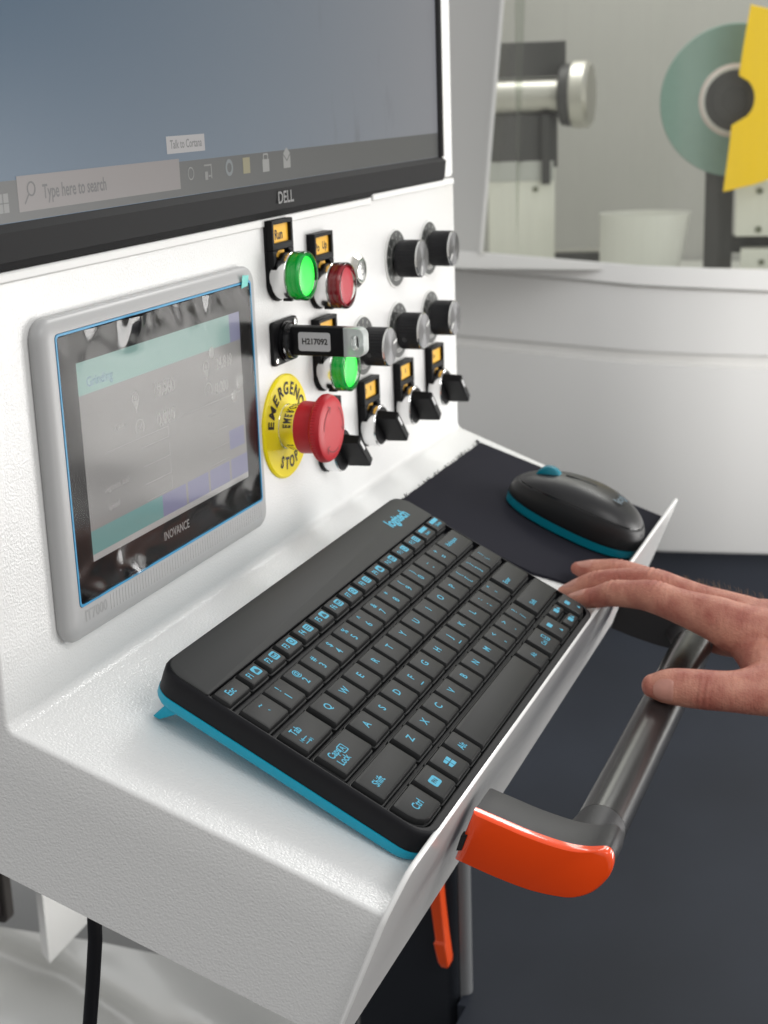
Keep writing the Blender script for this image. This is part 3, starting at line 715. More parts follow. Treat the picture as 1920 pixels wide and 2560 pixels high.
key(196.0, 212.2, *YR[4], None, None, arrow(1.0, -4.0, (-2, 2.6)))
key(215.6, 231.4, -69.2, -75.2, None, None, arrow(4, 0, (0, 0)))
key(215.6, 231.4, -78.6, -84.6, None, None, arrow(4, 0, (0, 0)))
key(235.4, 250.2, *YR[4], None, 0, arrow(1.0, -4.0, (-2, 2.6)))
key(-30.0, -10.4, 20.3, 11.6, [('Esc', -21.5, 16.0, 5.2, .9)])
def fico(m, cx, cy):
    v = rrect(.4, 5.6, -2.3, 2.5, 1.0, 3); m.add([(x, y, .085) for x, y in v], [tuple(range(len(v)))])
GL = mat('legend_glyph', (.02, .06, .08), .6)
rg = random.Random(2)
for i in range(14):
    c = 18.75 * i + .4
    name_ = 'F%d' % (i + 1) if i < 12 else ('Insert', 'Delete')[i - 12]
    if i < 12:
        k_ = key(c - 7.6, c + 7.6, 20.3, 11.6, [(name_, c - 3.4, 15.8, 4.8 if i < 9 else 4.0, .8)], None, fico)
        g_ = MB(); kind = i % 4
        if kind == 0: g_.add([(1.4, -.2, .12), (3, 1.5, .12), (4.6, -.2, .12), (4.6, -1.2, .12), (1.4, -1.2, .12)], [(0, 1, 2, 3, 4)])
        elif kind == 1: g_.ring([(1.2, -1.2), (4.8, -1.2), (4.8, 1.4), (1.2, 1.4)], [(1.6, -.8), (4.4, -.8), (4.4, 1), (1.6, 1)], .1, .12); g_.add([(1.4, 1.2, .12), (4.6, 1.2, .12), (3, -.2, .12)], [(0, 1, 2)])
        elif kind == 2: g_.ring(circ(1.5, 12, 2.8, .3), circ(1.0, 12, 2.8, .3), .1, .12); g_.box(3.6, 4.7, -1.4, -1.0, .1, .12)
        else:
            for q in range(3): g_.box(1.4, 4.6, -1.2 + q * 1.1, -.7 + q * 1.1, .1, .12)
        obj('legend', g_, GL, k_, smooth=0)
    else:
        def rect_(m, cx, cy):
            m.add([(-5, .6, .085), (5, .6, .085), (5, 3.2, .085), (-5, 3.2, .085)], [(0, 1, 2, 3)])
        key(c - 7.6, c + 7.6, 20.3, 11.6, [(name_, c, 14.4, 3.2, .85)], None, rect_)
tx = MB(); text(tx, 'bold:logitech', 222, 33.6, -.45, 9.6, sx=.92)
obj('maker_mark', tx, LEG, kb, smooth=0)

# ================================================================== MOUSE PAD and MOUSE
CLOTH = mat('cloth_pad', (.018, .018, .025), .9, bump=(1800, .00025, .6), spec=.15)
pd = MB(); rp_ = random.Random(5)
edge = []
def side(a, b_, n_, j):
    for i in range(n_): 
        t_ = i / n_; edge.append((a[0] + (b_[0] - a[0]) * t_ + rp_.uniform(-j, j), a[1] + (b_[1] - a[1]) * t_ + rp_.uniform(-j, j)))
side((300, -23), (301, -122), 46, .25); side((301, -122), (309, -139), 8, .2); side((309, -139), (322, -164), 14, .3); side((322, -164), (503, -168), 40, .2); side((503, -168), (479, -24), 50, .2); side((479, -24), (300, -23), 70, .5)
pd.loops([[(x, y, .15) for x, y in edge], [(x, y, 1.7) for x, y in edge], [(x * .998 + .8, y * .995 - .5, 2.0) for x, y in edge]])
mp_ = obj('mouse_pad', pd, CLOTH, None, TRAY, smooth=50)
tag(mp_, 'thin dark cloth mouse pad with a frayed back edge on the white tray', 'mouse pad')
fz_ = MB()
for i in range(46):
    t_ = rp_.random(); x = 317 + 162 * t_; y = -23.2 - t_
    if i < 14: x, y = 478.5 + rp_.uniform(-1.5, 2.5), -23.5
    a = rp_.uniform(40, 140); l = rp_.uniform(1.2, 3.2) * (1.6 if i < 14 else 1)
    p1 = (x + l * math.cos(math.radians(a)) * .6, y + l * math.sin(math.radians(a)) * .6, 1.8); p2 = (p1[0] + rp_.uniform(-1.2, 1.2), p1[1] + rp_.uniform(0, 1.2), rp_.uniform(.8, 3))
    fz_.tube([(x, y, 1.0), p1, p2], .22, 5)
fo = obj('frayed_threads', fz_, CLOTH, mp_); 

mo = thing('computer_mouse', TRAY @ T(402, -119.5, 2.0), 'black computer mouse with a teal scroll wheel and teal base band on the mouse pad', 'mouse')
def mouse_outline(k, n_=48):
    out_ = []
    for i in range(n_):
        a = 2 * PI * i / n_; c, s_ = math.cos(a), math.sin(a)
        e_ = 2.35
        x = 28.6 * math.copysign(abs(c) ** (2 / e_), c); y = 49 * math.copysign(abs(s_) ** (2 / e_), s_)
        x *= 1 - .05 * (y / 49)                               # a little wider at the back
        out_.append((x * k, y * k))
    return out_
# body from the base band up to the split line, then the top shell
def prof_pt(q, x, y):
    f = (1 - q ** 3.3) ** (1 / 2.5)
    z_top = 7 + 27.5 * (1 - .25 * ((y * f + 12) / 49) ** 2)
    return (x * f, y * f, 7 + (z_top - 7) * q)
def band(q0, q1, m_=14, ins=0):
    return [[prof_pt(q0 + (q1 - q0) * i / m_, x * (1 - ins), y * (1 - ins)) for x, y in mouse_outline(1)] for i in range(m_ + 1)]
MBLK = mat('mouse_black', (.010, .010, .011), .42, spec=.35)
MTOP = mat('mouse_top', (.016, .016, .017), .36, spec=.45)
obj('base_band', MB().loops([[(x * k, y * k, z) for x, y in mouse_outline(1)] for k, z in ((.95, .6), (.985, 1.6), (.995, 6.9), (.97, 7.1))]), CYAN_D, mo)
obj('lower_shell', MB().loops([[(x * .99, y * .99, 7.0) for x, y in mouse_outline(1)]] + band(.02, .585, 10)), MBLK, mo, smooth=60)
obj('split_line', MB().loops(band(.575, .64, 3, .022)), BLKG, mo, smooth=60)
tops = band(.625, .999, 16)
tsh = obj('top_shell', MB().loops(tops), MTOP, mo, smooth=80)
obj('scroll_wheel', MB().loops([[(xx, 26 + 9.0 * math.cos(2 * PI * i / 36), 24.5 + 9.0 * k * math.sin(2 * PI * i / 36)) for i in range(36)] for xx, k in ((-3.6, .86), (-2.6, .98), (0, 1.0), (2.6, .98), (3.6, .86))]), CYAN_D, mo, smooth=50)
gv = MB(); 
ptsz = []
for i in range(12):
    y = 16 - 22 * i / 11; ptsz.append((0, y, 7 + 27.5 * (1 - .25 * ((y + 12) / 49) ** 2) - .25))
gv.tube(ptsz, .55, 6); obj('button_split', gv, BLKG, mo)
tx = MB(); text(tx, 'logi', 0, 0, 0, 9)
t2 = MB(); t2.add([(x - 3, -24 + y, 7 + 27.5 * (1 - .25 * ((-24 + y + 12) / 49) ** 2) + .25 - ((x - 3) ** 2) * .012) for x, y, _ in tx.v], tx.f)
obj('maker_mark', t2, mat('pale_blue_print', (.08, .13, .17), .4), mo, smooth=0)

# ================================================================== GRAB HANDLE
HM = mat('handle_graphite', (.030, .030, .032), .45, metal=.0, bump=(2200, .0001, .6), spec=.4)
TM = mat('handle_tube_lacquer', (.020, .020, .0205), .24, metal=.0, bump=(2500, .00002, .3), spec=.55)
top_p = [(-164.9, -62.4), (-177, -66), (-190, -69.8), (-206, -73.0), (-216, -73.2), (-224.5, -71.8)]
bot_p = [(-227.5, -74.5), (-227.8, -80), (-225.5, -86), (-219.5, -93), (-212, -97), (-204, -98), (-190, -97), (-173, -93), (-155.6, -87.6)]
def catmull(P, n_=6):
    out_ = []
    for i in range(len(P) - 1):
        p0, p1, p2, p3 = P[max(i - 1, 0)], P[i], P[i + 1], P[min(i + 2, len(P) - 1)]
        for k in range(n_):
            t_ = k / n_
            out_.append(tuple(.5 * ((2 * b_) + (-a + c) * t_ + (2 * a - 5 * b_ + 4 * c - d) * t_ ** 2 + (-a + 3 * b_ - 3 * c + d) * t_ ** 3) for a, b_, c, d in zip(p0, p1, p2, p3)))
    return out_ + [P[-1]]
outl = catmull(top_p + bot_p, 5)
gh = thing('grab_handle', Matrix.Identity(4), 'dark grey tubular grab handle with glossy orange end covers along the tray front', 'handle')
AX = (-211.5, -87.0)
def shrink(P, k, c=(-192, -82)): return [(c[0] + (y - c[0]) * k, c[1] + (z - c[1]) * k) for y, z in P]
def cover(x_out, sgn):
    m = MB()
    L = []
    for dx, k in ((0, .93), (.5, .965), (1.6, .99), (3.2, 1.0), (5.5, 1.0)):
        L.append([(x_out + sgn * dx, y, z) for y, z in shrink(outl, k)])
    m.loops(L); return m
def arm(x0, x1, sgn):
    """arm block whose end swells into the round tube socket"""
    m = MB(); L = []
    for t_ in (0, .25, .5, .75, 1.0):
        xx = x0 + (x1 - x0) * t_
        L.append([(xx, y, z) for y, z in shrink(outl, .985)])
    m.loops(L)
    return m
def socket(x0, x1):
    """loft from the arm's outer end to the tube ring"""
    m = MB(); L = []
    for t_ in [i / 8 for i in range(9)]:
        xx = x0 + (x1 - x0) * t_; k = (1 - t_) ** 1.3
        L.append([(xx, AX[0] + (12.0 - 1.9 * k + (11 * k if math.cos(2 * PI * i / 36) > 0 else 0) * abs(math.cos(2 * PI * i / 36))) * math.cos(2 * PI * i / 36), AX[1] + (12.0 - 1.6 * k) * math.sin(2 * PI * i / 36)) for i in range(36)])
    m.loops(L); return m
for xo, sg in ((20, 1), (356, -1)):
    a = MB(); a.loops([[(xo + sg * dx, y, z) for y, z in shrink(outl, k)] for dx, k in ((5.6, .985), (6, .99), (25, .99), (26.4, .96))])
    s0, s1 = xo + sg * 24, xo + sg * 48
    s_ = socket(s0, s1); a.add(s_.v, s_.f)
    ao = obj('arm', a, HM, gh, smooth=40)
    c_ = obj('end_cover', cover(xo, sg), ORANGE, gh, smooth=50)
    obj('cover_slot', MB().loops([[(xo - sg * .2 + sg * d, -159.5 - .0, -74.5), (xo - sg * .2 + sg * d, -162.5, -74.0), (xo - sg * .2 + sg * d, -159.6, -82.0), (xo - sg * .2 + sg * d, -157.0, -82.5)] for d in (0, 4)]), BLKG, c_)
obj('tube', MB().tube([(68.2, *AX), (307.8, *AX)], 12, 40), TM, gh)
obj('joint_line', MB().tube([(67.6, *AX), (68.3, *AX)], 11.9, 40), BLKG, gh)
obj('joint_line', MB().tube([(307.7, *AX), (308.4, *AX)], 11.9, 40), BLKG, gh)

# ================================================================== PERSON (right hand reaching in from the right)
SKIN = bpy.data.materials.new('skin'); SKIN.use_nodes = True; n = SKIN.node_tree; b = n.nodes['Principled BSDF']
tcx = n.nodes.new('ShaderNodeTexCoord')
n1 = n.nodes.new('ShaderNodeTexNoise'); n1.inputs['Scale'].default_value = 70; n1.inputs['Detail'].default_value = 5
n.links.new(tcx.outputs['Object'], n1.inputs['Vector'])
ra = n.nodes.new('ShaderNodeValToRGB'); n.links.new(n1.outputs['Fac'], ra.inputs[0])
ra.color_ramp.elements[0].position = .36; ra.color_ramp.elements[0].color = (.40, .130, .095, 1); ra.color_ramp.elements[1].position = .66; ra.color_ramp.elements[1].color = (.60, .275, .195, 1)
n.links.new(ra.outputs[0], b.inputs['Base Color'])
b.inputs['Roughness'].default_value = .52; b.inputs['Subsurface Weight'].default_value = .12; b.inputs['Subsurface Radius'].default_value = (.004, .0015, .001); b.inputs['Specular IOR Level'].default_value = .4
v1 = n.nodes.new('ShaderNodeTexVoronoi'); v1.inputs['Scale'].default_value = 900; n.links.new(tcx.outputs['Object'], v1.inputs['Vector'])
n2 = n.nodes.new('ShaderNodeTexNoise'); n2.inputs['Scale'].default_value = 260; n2.inputs['Detail'].default_value = 4
mpx = n.nodes.new('ShaderNodeMapping'); mpx.inputs['Scale'].default_value = (.35, 1.4, .35); n.links.new(tcx.outputs['Object'], mpx.inputs[0]); n.links.new(mpx.outputs[0], n2.inputs['Vector'])
ad = n.nodes.new('ShaderNodeMath'); ad.operation = 'MULTIPLY_ADD'; ad.inputs[1].default_value = .35; n.links.new(v1.outputs['Distance'], ad.inputs[0]); n.links.new(n2.outputs['Fac'], ad.inputs[2])
bu = n.nodes.new('ShaderNodeBump'); bu.inputs['Distance'].default_value = .0008; bu.inputs['Strength'].default_value = .75
n.links.new(ad.outputs[0], bu.inputs['Height']); n.links.new(bu.outputs[0], b.inputs['Normal'])

def frames(P, lat):
    """P: (x,y,z,rv,rl) stations -> resampled centre, lateral and vertical vectors, radii"""
    Q = catmull(P, 6); out_ = []
    for i, q in enumerate(Q):
        d = (Vector(Q[min(i + 1, len(Q) - 1)][:3]) - Vector(Q[max(i - 1, 0)][:3])).normalized()
        l = Vector(lat); l = (l - d * l.dot(d)).normalized(); u = l.cross(d)
        if u.z < 0: u = -u
        out_.append((Vector(q[:3]), l, u, d, q[3], q[4]))
    return out_
def limb(m, P, lat, n_=20, tip=True, flat=0):
    F = frames(P, lat); L = []
    if tip:                                              # rounded finger end
        c, l, u, d, rv, rl = F[0]
        for k in (80, 60, 40, 20):
            s_ = math.cos(math.radians(k)); o_ = -d * rv * .9 * math.sin(math.radians(k))
            L.append([tuple(c + o_ + l * rl * s_ * math.cos(2 * PI * i / n_) + u * rv * s_ * math.sin(2 * PI * i / n_)) for i in range(n_)])
    for c, l, u, d, rv, rl in F:
        L.append([tuple(c + l * rl * math.cos(2 * PI * i / n_) + u * rv * math.sin(2 * PI * i / n_)) for i in range(n_)])
    m.loops(L)
    return F
HM_ = MB()
LAT = (1, 0, -.18)
I_ = [(266.5, -147, -48.5, 4.6, 6.2), (266, -155, -46.2, 5.8, 7.4), (265.2, -163, -44.0, 6.5, 8.0), (264.2, -172.5, -40.6, 7.9, 8.6), (262.6, -184, -39.4, 8.3, 8.8), (260.6, -196.4, -38.9, 9.6, 9.8), (258.4, -208.5, -41.4, 10.0, 10.0), (256.2, -221, -44.0, 11.2, 11.0), (254, -234, -46.6, 13.2, 12.4), (253, -248, -51.5, 15.5, 14), (255, -264, -56, 17, 15)]
M_ = [(288, -136.5, -51, 4.0, 6.0), (287.4, -146, -48.3, 7.0, 7.9), (286.4, -157.5, -43.9, 8.5, 8.7), (285, -170, -41.4, 9.0, 9.0), (283, -190.5, -39.3, 9.9, 9.9), (280, -208, -43, 10.3, 10.0), (277.4, -221, -46.0, 10.8, 10.6), (275, -234, -48.5, 12.0, 11.6), (272.5, -250, -52.5, 14, 13), (270, -264, -57, 16, 14)]
R__ = [(313, -138.5, -43.4, 4.2, 5.6), (312.4, -146, -44.2, 6.9, 7.4), (311.2, -155.5, -44.0, 8.2, 8.2), (309, -166, -43.2, 8.8, 8.8), (305.6, -182, -45.6, 9.4, 9.2), (301, -200, -49.6, 9.9, 9.6), (296, -222, -54.0, 10.8, 10.6), (291, -246, -58.5, 13, 12.5), (288, -262, -61, 15, 13)]
K_ = [(330, -208, -86, 4.6, 5.2), (329, -215, -87.5, 6.6, 6.6), (325.5, -227, -88.6, 7.4, 7.4), (319, -240, -85, 8.6, 8.4), (311, -252, -77, 11, 10), (304, -264, -70, 13, 12)]
T_ = [(196.4, -209.5, -67.2, 6.4, 7.4), (197.4, -214.5, -67.2, 8.8, 9.2), (199, -222, -67.3, 10.2, 10.0), (201.4, -235, -68.2, 10.9, 10.4), (206, -249.5, -69.4, 11.2, 11.2), (213, -260, -70.6, 13.2, 13), (226, -273, -71.5, 17.5, 16.5), (246, -294, -71, 22, 21), (262, -318, -70, 22, 22)]
PALM = [(282, -240, -54.5, 10, 27), (280, -252, -57, 15.5, 33), (278, -268, -60.5, 19, 36), (274, -288, -64, 21.5, 36), (270, -308, -66.5, 22, 33), (266, -330, -69, 21.5, 29.5), (262, -352, -72, 21.5, 28), (256, -390, -77, 24, 30), (246, -450, -84, 29, 34), (232, -530, -94, 34, 38)]
FI = limb(HM_, I_, LAT); FM = limb(HM_, M_, LAT); FR = limb(HM_, R__, LAT); FK = limb(HM_, K_, (1, -.1, -.5)); FT = limb(HM_, T_, (1, .15, .05), 24)
limb(HM_, PALM, (1, 0, -.28), 28, tip=False)
limb(HM_, [(256, -243, -57, 8, 9), (246, -256, -61, 11, 11), (232, -266, -66, 13, 12), (222, -270, -70, 14, 13)], (1, .4, -.2), 16)
limb(HM_, [(300, -256, -70, 10, 12), (296, -280, -74, 13, 14), (286, -305, -74, 15, 15)], (1, 0, -.3), 16)
raw = mesh_of(HM_, 'raw', None, 0)
ro = bpy.data.objects.new('raw', raw); COL.objects.link(ro)
rm = ro.modifiers.new('r', 'REMESH'); rm.mode = 'VOXEL'; rm.voxel_size = .0008
sm_ = ro.modifiers.new('s', 'SMOOTH'); sm_.factor = .5; sm_.iterations = 14
bpy.context.view_layer.update()
hme = bpy.data.meshes.new_from_object(ro.evaluated_get(bpy.context.evaluated_depsgraph_get()))
bpy.data.objects.remove(ro)
# knuckle folds, worked into the mesh
FOLD = [(FI, -197.5, 1.0), (FI, -172.5, .7), (FM, -191, 1.0), (FM, -157.5, .7), (FR, -166, .6), (FT, -234.5, .8)]
folds = []
for F, y0, s_ in FOLD:
    c = min(F, key=lambda q: abs(q[0].y - y0)); folds.append((c[0] * S, c[1], c[2] if F is not FT else Vector((-1, 0, .15)), c[3], c[5] * S, s_))
for v in hme.vertices:
    p = v.co
    for c, l, u, d, r, s_ in folds:
        q = p - c; t_ = q.dot(d) / S
        if abs(t_) < 7 and q.length < r * 1.9:
            up_ = q.dot(u) / max(1e-6, q.length)
            if up_ > .1:
                lat_ = q.dot(l) / S
                a = math.cos((t_ + .05 * lat_ * lat_ * .3) * 2 * PI / 3.6) * math.exp(-(t_ / 4.2) ** 2) * min(1, (up_ - .1) * 2)
                v.co = v.co + u * (.42 * s_ * a * S)
hme.shade_smooth(); hme.materials.append(SKIN); hme.name = 'person'
person = bpy.data.objects.new('person', hme); COL.objects.link(person)
tag(person, "bare right hand reaching in, fingertips at the keyboard corner, thumb over the grab handle", 'person')
NAIL = mat('fingernail', (.54, .255, .20), .30, spec=.5, var=.12, var_scale=300)
def nail(F, y0, y1, dirn, hw, lift=.25):
    """curved plate lying on the finger end; dirn = outward direction"""
    sel = [q for q in F if y1 <= q[0].y <= y0]
    m = MB(); L = []
    N_ = 9
    for k in range(9):
        f = k / 8; y = y0 + (y1 - y0) * f
        q = min(range(len(F) - 1), key=lambda i: abs(F[i][0].y - y)); c, l, u, d, rv, rl = F[q]
        c2 = F[q + 1]; t_ = (y - c.y) / (c2[0].y - c.y) if abs(c2[0].y - c.y) > 1e-6 else 0
        c = c.lerp(c2[0], t_); rv += (c2[4] - rv) * t_; rl += (c2[5] - rl) * t_
        D = Vector(dirn); D = (D - d * D.dot(d)).normalized(); E_ = d.cross(D).normalized()
        w_ = hw * (1 - .55 * abs(2 * f - 1) ** 3.5)
        row_ = []
        for i in range(N_):
            a = math.radians(w_) * (2 * i / (N_ - 1) - 1)
            v_ = D * math.cos(a) + E_ * math.sin(a)
            cx_, cy_ = v_.dot(l), v_.dot(u)
            rr = 1 / math.sqrt((cx_ / rl) ** 2 + (cy_ / rv) ** 2)
            edge_ = -.45 if (i in (0, N_ - 1) or k == 8) else lift
            row_.append(tuple(c + v_ * (rr - .25 + edge_)))
        L.append(row_)
    m.loops(L, False, False, closed=False)
    return obj('fingernail', m, NAIL, person, smooth=60)
nail(FT, -210.2, -221.5, (-1, -.05, .12), 52, .35)
nail(FI, -147.5, -158.5, (-.25, .5, 1), 55)
nail(FM, -137.5, -150, (-.2, .5, 1), 55)
nail(FR, -138.5, -151, (-.25, .2, 1), 55)
hr = MB(); rh = random.Random(11)
for i in range(230):
    q = FM[rh.randrange(30, len(FM))] if i < 110 else None
    if q is None:
        t_ = rh.random(); base = Vector((268 + rh.uniform(-16, 16), -252 - 75 * t_, -40.6 - 9 * t_)); 
        base.z -= ((base.x - 270) / 36) ** 2 * 8; u = Vector((-.1, 0, 1)); d = Vector((0, -1, -.1))
    else:
        c, l, u, d, rv, rl = q; th = math.radians(rh.uniform(35, 145)); v_ = l * math.cos(th) + u * math.sin(th)
        base = c + l * (rl - .3) * math.cos(th) + u * (rv - .3) * math.sin(th); u = v_
    dr = (Vector((rh.uniform(-.3, .5), rh.uniform(.1, .9), rh.uniform(-.1, .25))) + u * .75).normalized(); ln = rh.uniform(2.5, 6.5)
    pts = [tuple(base - u * .4), tuple(base + dr * ln * .5), tuple(base + dr * ln * .85 + Vector((.3, .6, -.5)) * ln * .12), tuple(base + dr * ln + Vector((.3, .8, -.9)) * ln * .2)]
    hr.tube(pts, [.055, .05, .035, .015], 4, caps=False)
ho = obj('arm_hair', hr, mat('fair_hair', (.34, .22, .12), .5), person, smooth=0); ho['kind'] = 'stuff'

# ================================================================== BEHIND: grinding machine enclosure
CX, CY, CZ = -541.7, -353.2, 246.1
def at(L, yr, zs): return (CX + L, CY + L * yr, CZ + L * zs)
YRS = [.62, .52, .44, .385, .337, .321, .295, .272, .24, .21, .185, .162, .14, .123, .08, .0, -.12, -.3]
def interp(tab, x):
    tab = sorted(tab)
    if x <= tab[0][0]: 
        return tab[0][1]
    for (a, va), (b_, vb) in zip(tab, tab[1:]):
        if x <= b_: 
            t_ = (x - a) / (b_ - a); return va + (vb - va) * t_
    (a, va), (b_, vb) = tab[-2:]; return vb + (vb - va) / (b_ - a) * (x - b_)
LT = [(-.3, 1860), (0, 1800), (.123, 1800), (.162, 1802), (.21, 1818), (.272, 1875), (.321, 1928), (.337, 1944)]
ZW = [(-.3, -.115), (0, -.1205), (.123, -.1209), (.162, -.1207), (.21, -.1194), (.272, -.1148), (.321, -.1113)]
ZS = [(-.3, -.129), (0, -.1345), (.123, -.1349), (.205, -.1327), (.268, -.1278), (.337, -.1227)]
ZG = [(-.3, -.172), (0, -.178), (.121, -.1784), (.162, -.1787), (.207, -.178), (.268, -.1746), (.338, -.1707)]
ZG2 = [(-.3, -.181), (0, -.1875), (.121, -.1877), (.207, -.1865), (.268, -.1832), (.338, -.1787)]
ZB = [(-.3, -.302), (0, -.311), (.116, -.3168), (.153, -.319), (.191, -.3211), (.3, -.323)]
def Lp(yr): return interp(LT, yr)
ENC = mat('enclosure_paint', (.89, .885, .865), .45)
enc = thing('machine_enclosure', Matrix.Identity(4), 'curved white enclosure of a grinding machine with a wide window, behind the console', 'machine')
def strip(rows, yrs=YRS):
    m = MB(); m.loops([[at(Lp(y) + dl, y, (interp(tab, y) if not callable(tab) else tab(y)) + dz) for y in yrs] for tab, dz, dl in rows], False, False, closed=False); return m
door = strip([(ZS, .0, 40), (ZS, .0, 6), (ZS, -.002, 0), (ZG, .001, 0), (ZG, .0, 4), (ZG, -.0012, 14), (ZG2, .0022, 14), (ZG2, .0006, 5), (ZG2, 0, 0), (ZB, .0015, 0), (ZB, 0, 3), (ZB, 0, 60)])
obj('door_panel', door, ENC, enc, smooth=50)
sill = strip([(ZW, .0008, 26), (ZW, .0006, 2), (ZW, 0, -2), (ZW, -.0045, -4), (ZS, .0035, -6), (ZS, .0008, -7), (ZS, .0, -5), (ZS, .0, 20)])
obj('window_sill', sill, ENC, enc, smooth=40)
def we(z): return .3198 - (z + .1117) * .105              # slanting left edge of the window, as a bearing
col = MB(); L = []
for zs in (-.1113, -.06, 0, .06, .15, .3):
    L.append([at(Lp(y), y, zs - (.0004 if zs < -.1 else 0)) for y in (.62, .52, .44, .385, .35, we(zs) + .0045)] + [at(Lp(we(zs)) - 5, we(zs) + .003, zs), at(Lp(we(zs)) - 5, we(zs) + .0006, zs), at(Lp(we(zs)) + 14, we(zs), zs)])
col.loops(L, False, False, closed=False)
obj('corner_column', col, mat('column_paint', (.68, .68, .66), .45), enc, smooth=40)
rim_ = MB(); rim_.loops([[at(Lp(we(z)) - 5.6, we(z) + .0022, z), at(Lp(we(z)) - 5.6, we(z) + .0002, z), at(Lp(we(z)) + 10, we(z) - .0002, z)] for z in (-.1115, 0, .15, .3)], False, False, closed=False)
obj('window_trim', rim_, mat('trim_white', (.82, .82, .80), .4), enc)
gm = bpy.data.materials.new('window_glass'); gm.use_nodes = True; n = gm.node_tree; n.nodes.clear()
out = n.nodes.new('ShaderNodeOutputMaterial'); tr = n.nodes.new('ShaderNodeBsdfTransparent'); tr.inputs[0].default_value = (.90, .92, .89, 1)
gb = n.nodes.new('ShaderNodeBsdfGlossy'); gb.inputs['Roughness'].default_value = .04; fz = n.nodes.new('ShaderNodeFresnel'); fz.inputs['IOR'].default_value = 1.3; mx = n.nodes.new('ShaderNodeMixShader')
df = n.nodes.new('ShaderNodeBsdfDiffuse'); df.inputs[0].default_value = (.62, .61, .56, 1); m2 = n.nodes.new('ShaderNodeMixShader')
tcg = n.nodes.new('ShaderNodeTexCoord'); mg = n.nodes.new('ShaderNodeMapping'); mg.inputs['Scale'].default_value = (16, 16, .7); ng = n.nodes.new('ShaderNodeTexNoise'); ng.inputs['Scale'].default_value = 1; ng.inputs['Detail'].default_value = 4
n.links.new(tcg.outputs['Object'], mg.inputs[0]); n.links.new(mg.outputs[0], ng.inputs['Vector'])
rg_ = n.nodes.new('ShaderNodeMapRange'); rg_.inputs[1].default_value = .35; rg_.inputs[2].default_value = .75; rg_.inputs[3].default_value = .02; rg_.inputs[4].default_value = .17
n.links.new(ng.outputs['Fac'], rg_.inputs[0]); n.links.new(rg_.outputs[0], m2.inputs[0])
n.links.new(tr.outputs[0], m2.inputs[1]); n.links.new(df.outputs[0], m2.inputs[2])
n.links.new(fz.outputs[0], mx.inputs[0]); n.links.new(m2.outputs[0], mx.inputs[1]); n.links.new(gb.outputs[0], mx.inputs[2]); n.links.new(mx.outputs[0], out.inputs[0])
pane = MB(); L = []
for zs in (None, .3):
    ys = [we(.3 if zs else -.1113)] + [y for y in YRS if y < .30]
    L.append([at(Lp(y) + 9, y, zs if zs else interp(ZW, y) + .0002) for y in ys])
pane.loops(L, False, False, closed=False)
obj('window_pane', pane, gm, enc, smooth=60)
inn = MB()
INW = mat('interior_wall', (.40, .395, .375), .5, var=.10, var_scale=3)
inn.add([at(2900, .5, -.30), at(2900, -.3, -.30), at(2900, -.3, .42), at(2900, .5, .42)], [(0, 1, 2, 3)])
obj('back_wall', inn, INW, enc, smooth=0)
tr_ = MB(); tr_.loops([[at(1835, .42, -.122), at(2600, .42, -.122), at(2890, .42, -.115)], [at(1835, -.3, -.122), at(2600, -.3, -.122), at(2890, -.3, -.115)]], False, False, closed=False)
obj('drip_tray', tr_, mat('drip_tray_steel', (.52, .52, .48), .35, metal=.0), enc)
pl = MB()
PLM = mat('dark_plinth', (.045, .050, .063), .30, var=.2, var_scale=5)
pl.loops([[at(Lp(y) + dl, y, 0)[:2] + (z,) for y in YRS] for z, dl in ((-300, 30), (-404, 30), (-408, 16), (-900.5, 16))], False, False, closed=False)
obj('plinth', pl, PLM, enc)

def bear(px, py):
    x = (px * 1.15732 - 960) / 3680; y = (py * 1.15732 - 1280) / 3680
    d = R_ * x - U_ * y + F_
    return d.y / d.x, d.z / d.x, d
def bframe(L, px, py):
    yr, zs, d = bear(px, py)
    n_ = Vector((-1, -yr, 0)).normalized(); x_ = Vector((0, 0, 1)).cross(n_)
    mw = Matrix((x_, Vector((0, 0, 1)), n_)).transposed().to_4x4(); mw.translation = Vector(at(L, yr, zs)) * S
    return mw, L / d.x * 1.15732 / 3680
STEEL = mat('dark_steel', (.06, .06, .06), .45, metal=.3)
BRIGHT = mat('bright_steel', (.55, .54, .50), .42, metal=1)
CREAM = mat('cream_paint', (.72, .72, .66), .45)
# --- work spindle
mw, k = bframe(2350, 1180, 207)
sp = thing('work_spindle', mw, 'steel work spindle with round chuck on a grey block behind the window', 'spindle')
obj('upper_block', MB().box(-125 * k, 42 * k, 40 * k, 112 * k, -60, 12), STEEL, sp, bevel=1)
obj('lower_block', MB().box(-125 * k, 24 * k, -150 * k, -38 * k, -60, 12), STEEL, sp, bevel=1)
bz_ = MB().lathe([(38 * k, -140 * k), (38 * k, 34 * k)], 40)
obj('spindle_barrel', bz_, BRIGHT, sp, RY(90))
obj('seal_ring', MB().lathe([(60 * k, 34 * k), (64 * k, 37 * k), (66 * k, 58 * k)], 48), STEEL, sp, RY(78))
obj('chuck', MB().lathe([(66 * k, 58 * k), (70 * k, 62 * k), (70 * k, 90 * k), (62 * k, 98 * k), (20 * k, 100 * k)], 48), BRIGHT, sp, RY(78))
for bx in (-105, -55, -2):
    obj('clamp_bolt', MB().lathe([(5 * k, 0), (5 * k, 6)], 6, bx * k, -132 * k), STEEL, sp, Matrix.Translation((0, 0, 12 * S)))
obj('clamp_strap', MB().box(-10 * k, 8 * k, -185 * k, -38 * k, 10, 22), STEEL, sp, bevel=1)
mw, k = bframe(2330, 1130, 455)
br = thing('spindle_bracket', mw, 'cream painted bracket plate with bolts under the work spindle', 'bracket')
obj('plate', MB().box(-75 * k, 68 * k, -130 * k, 98 * k, -40, 0), CREAM, br, bevel=2)
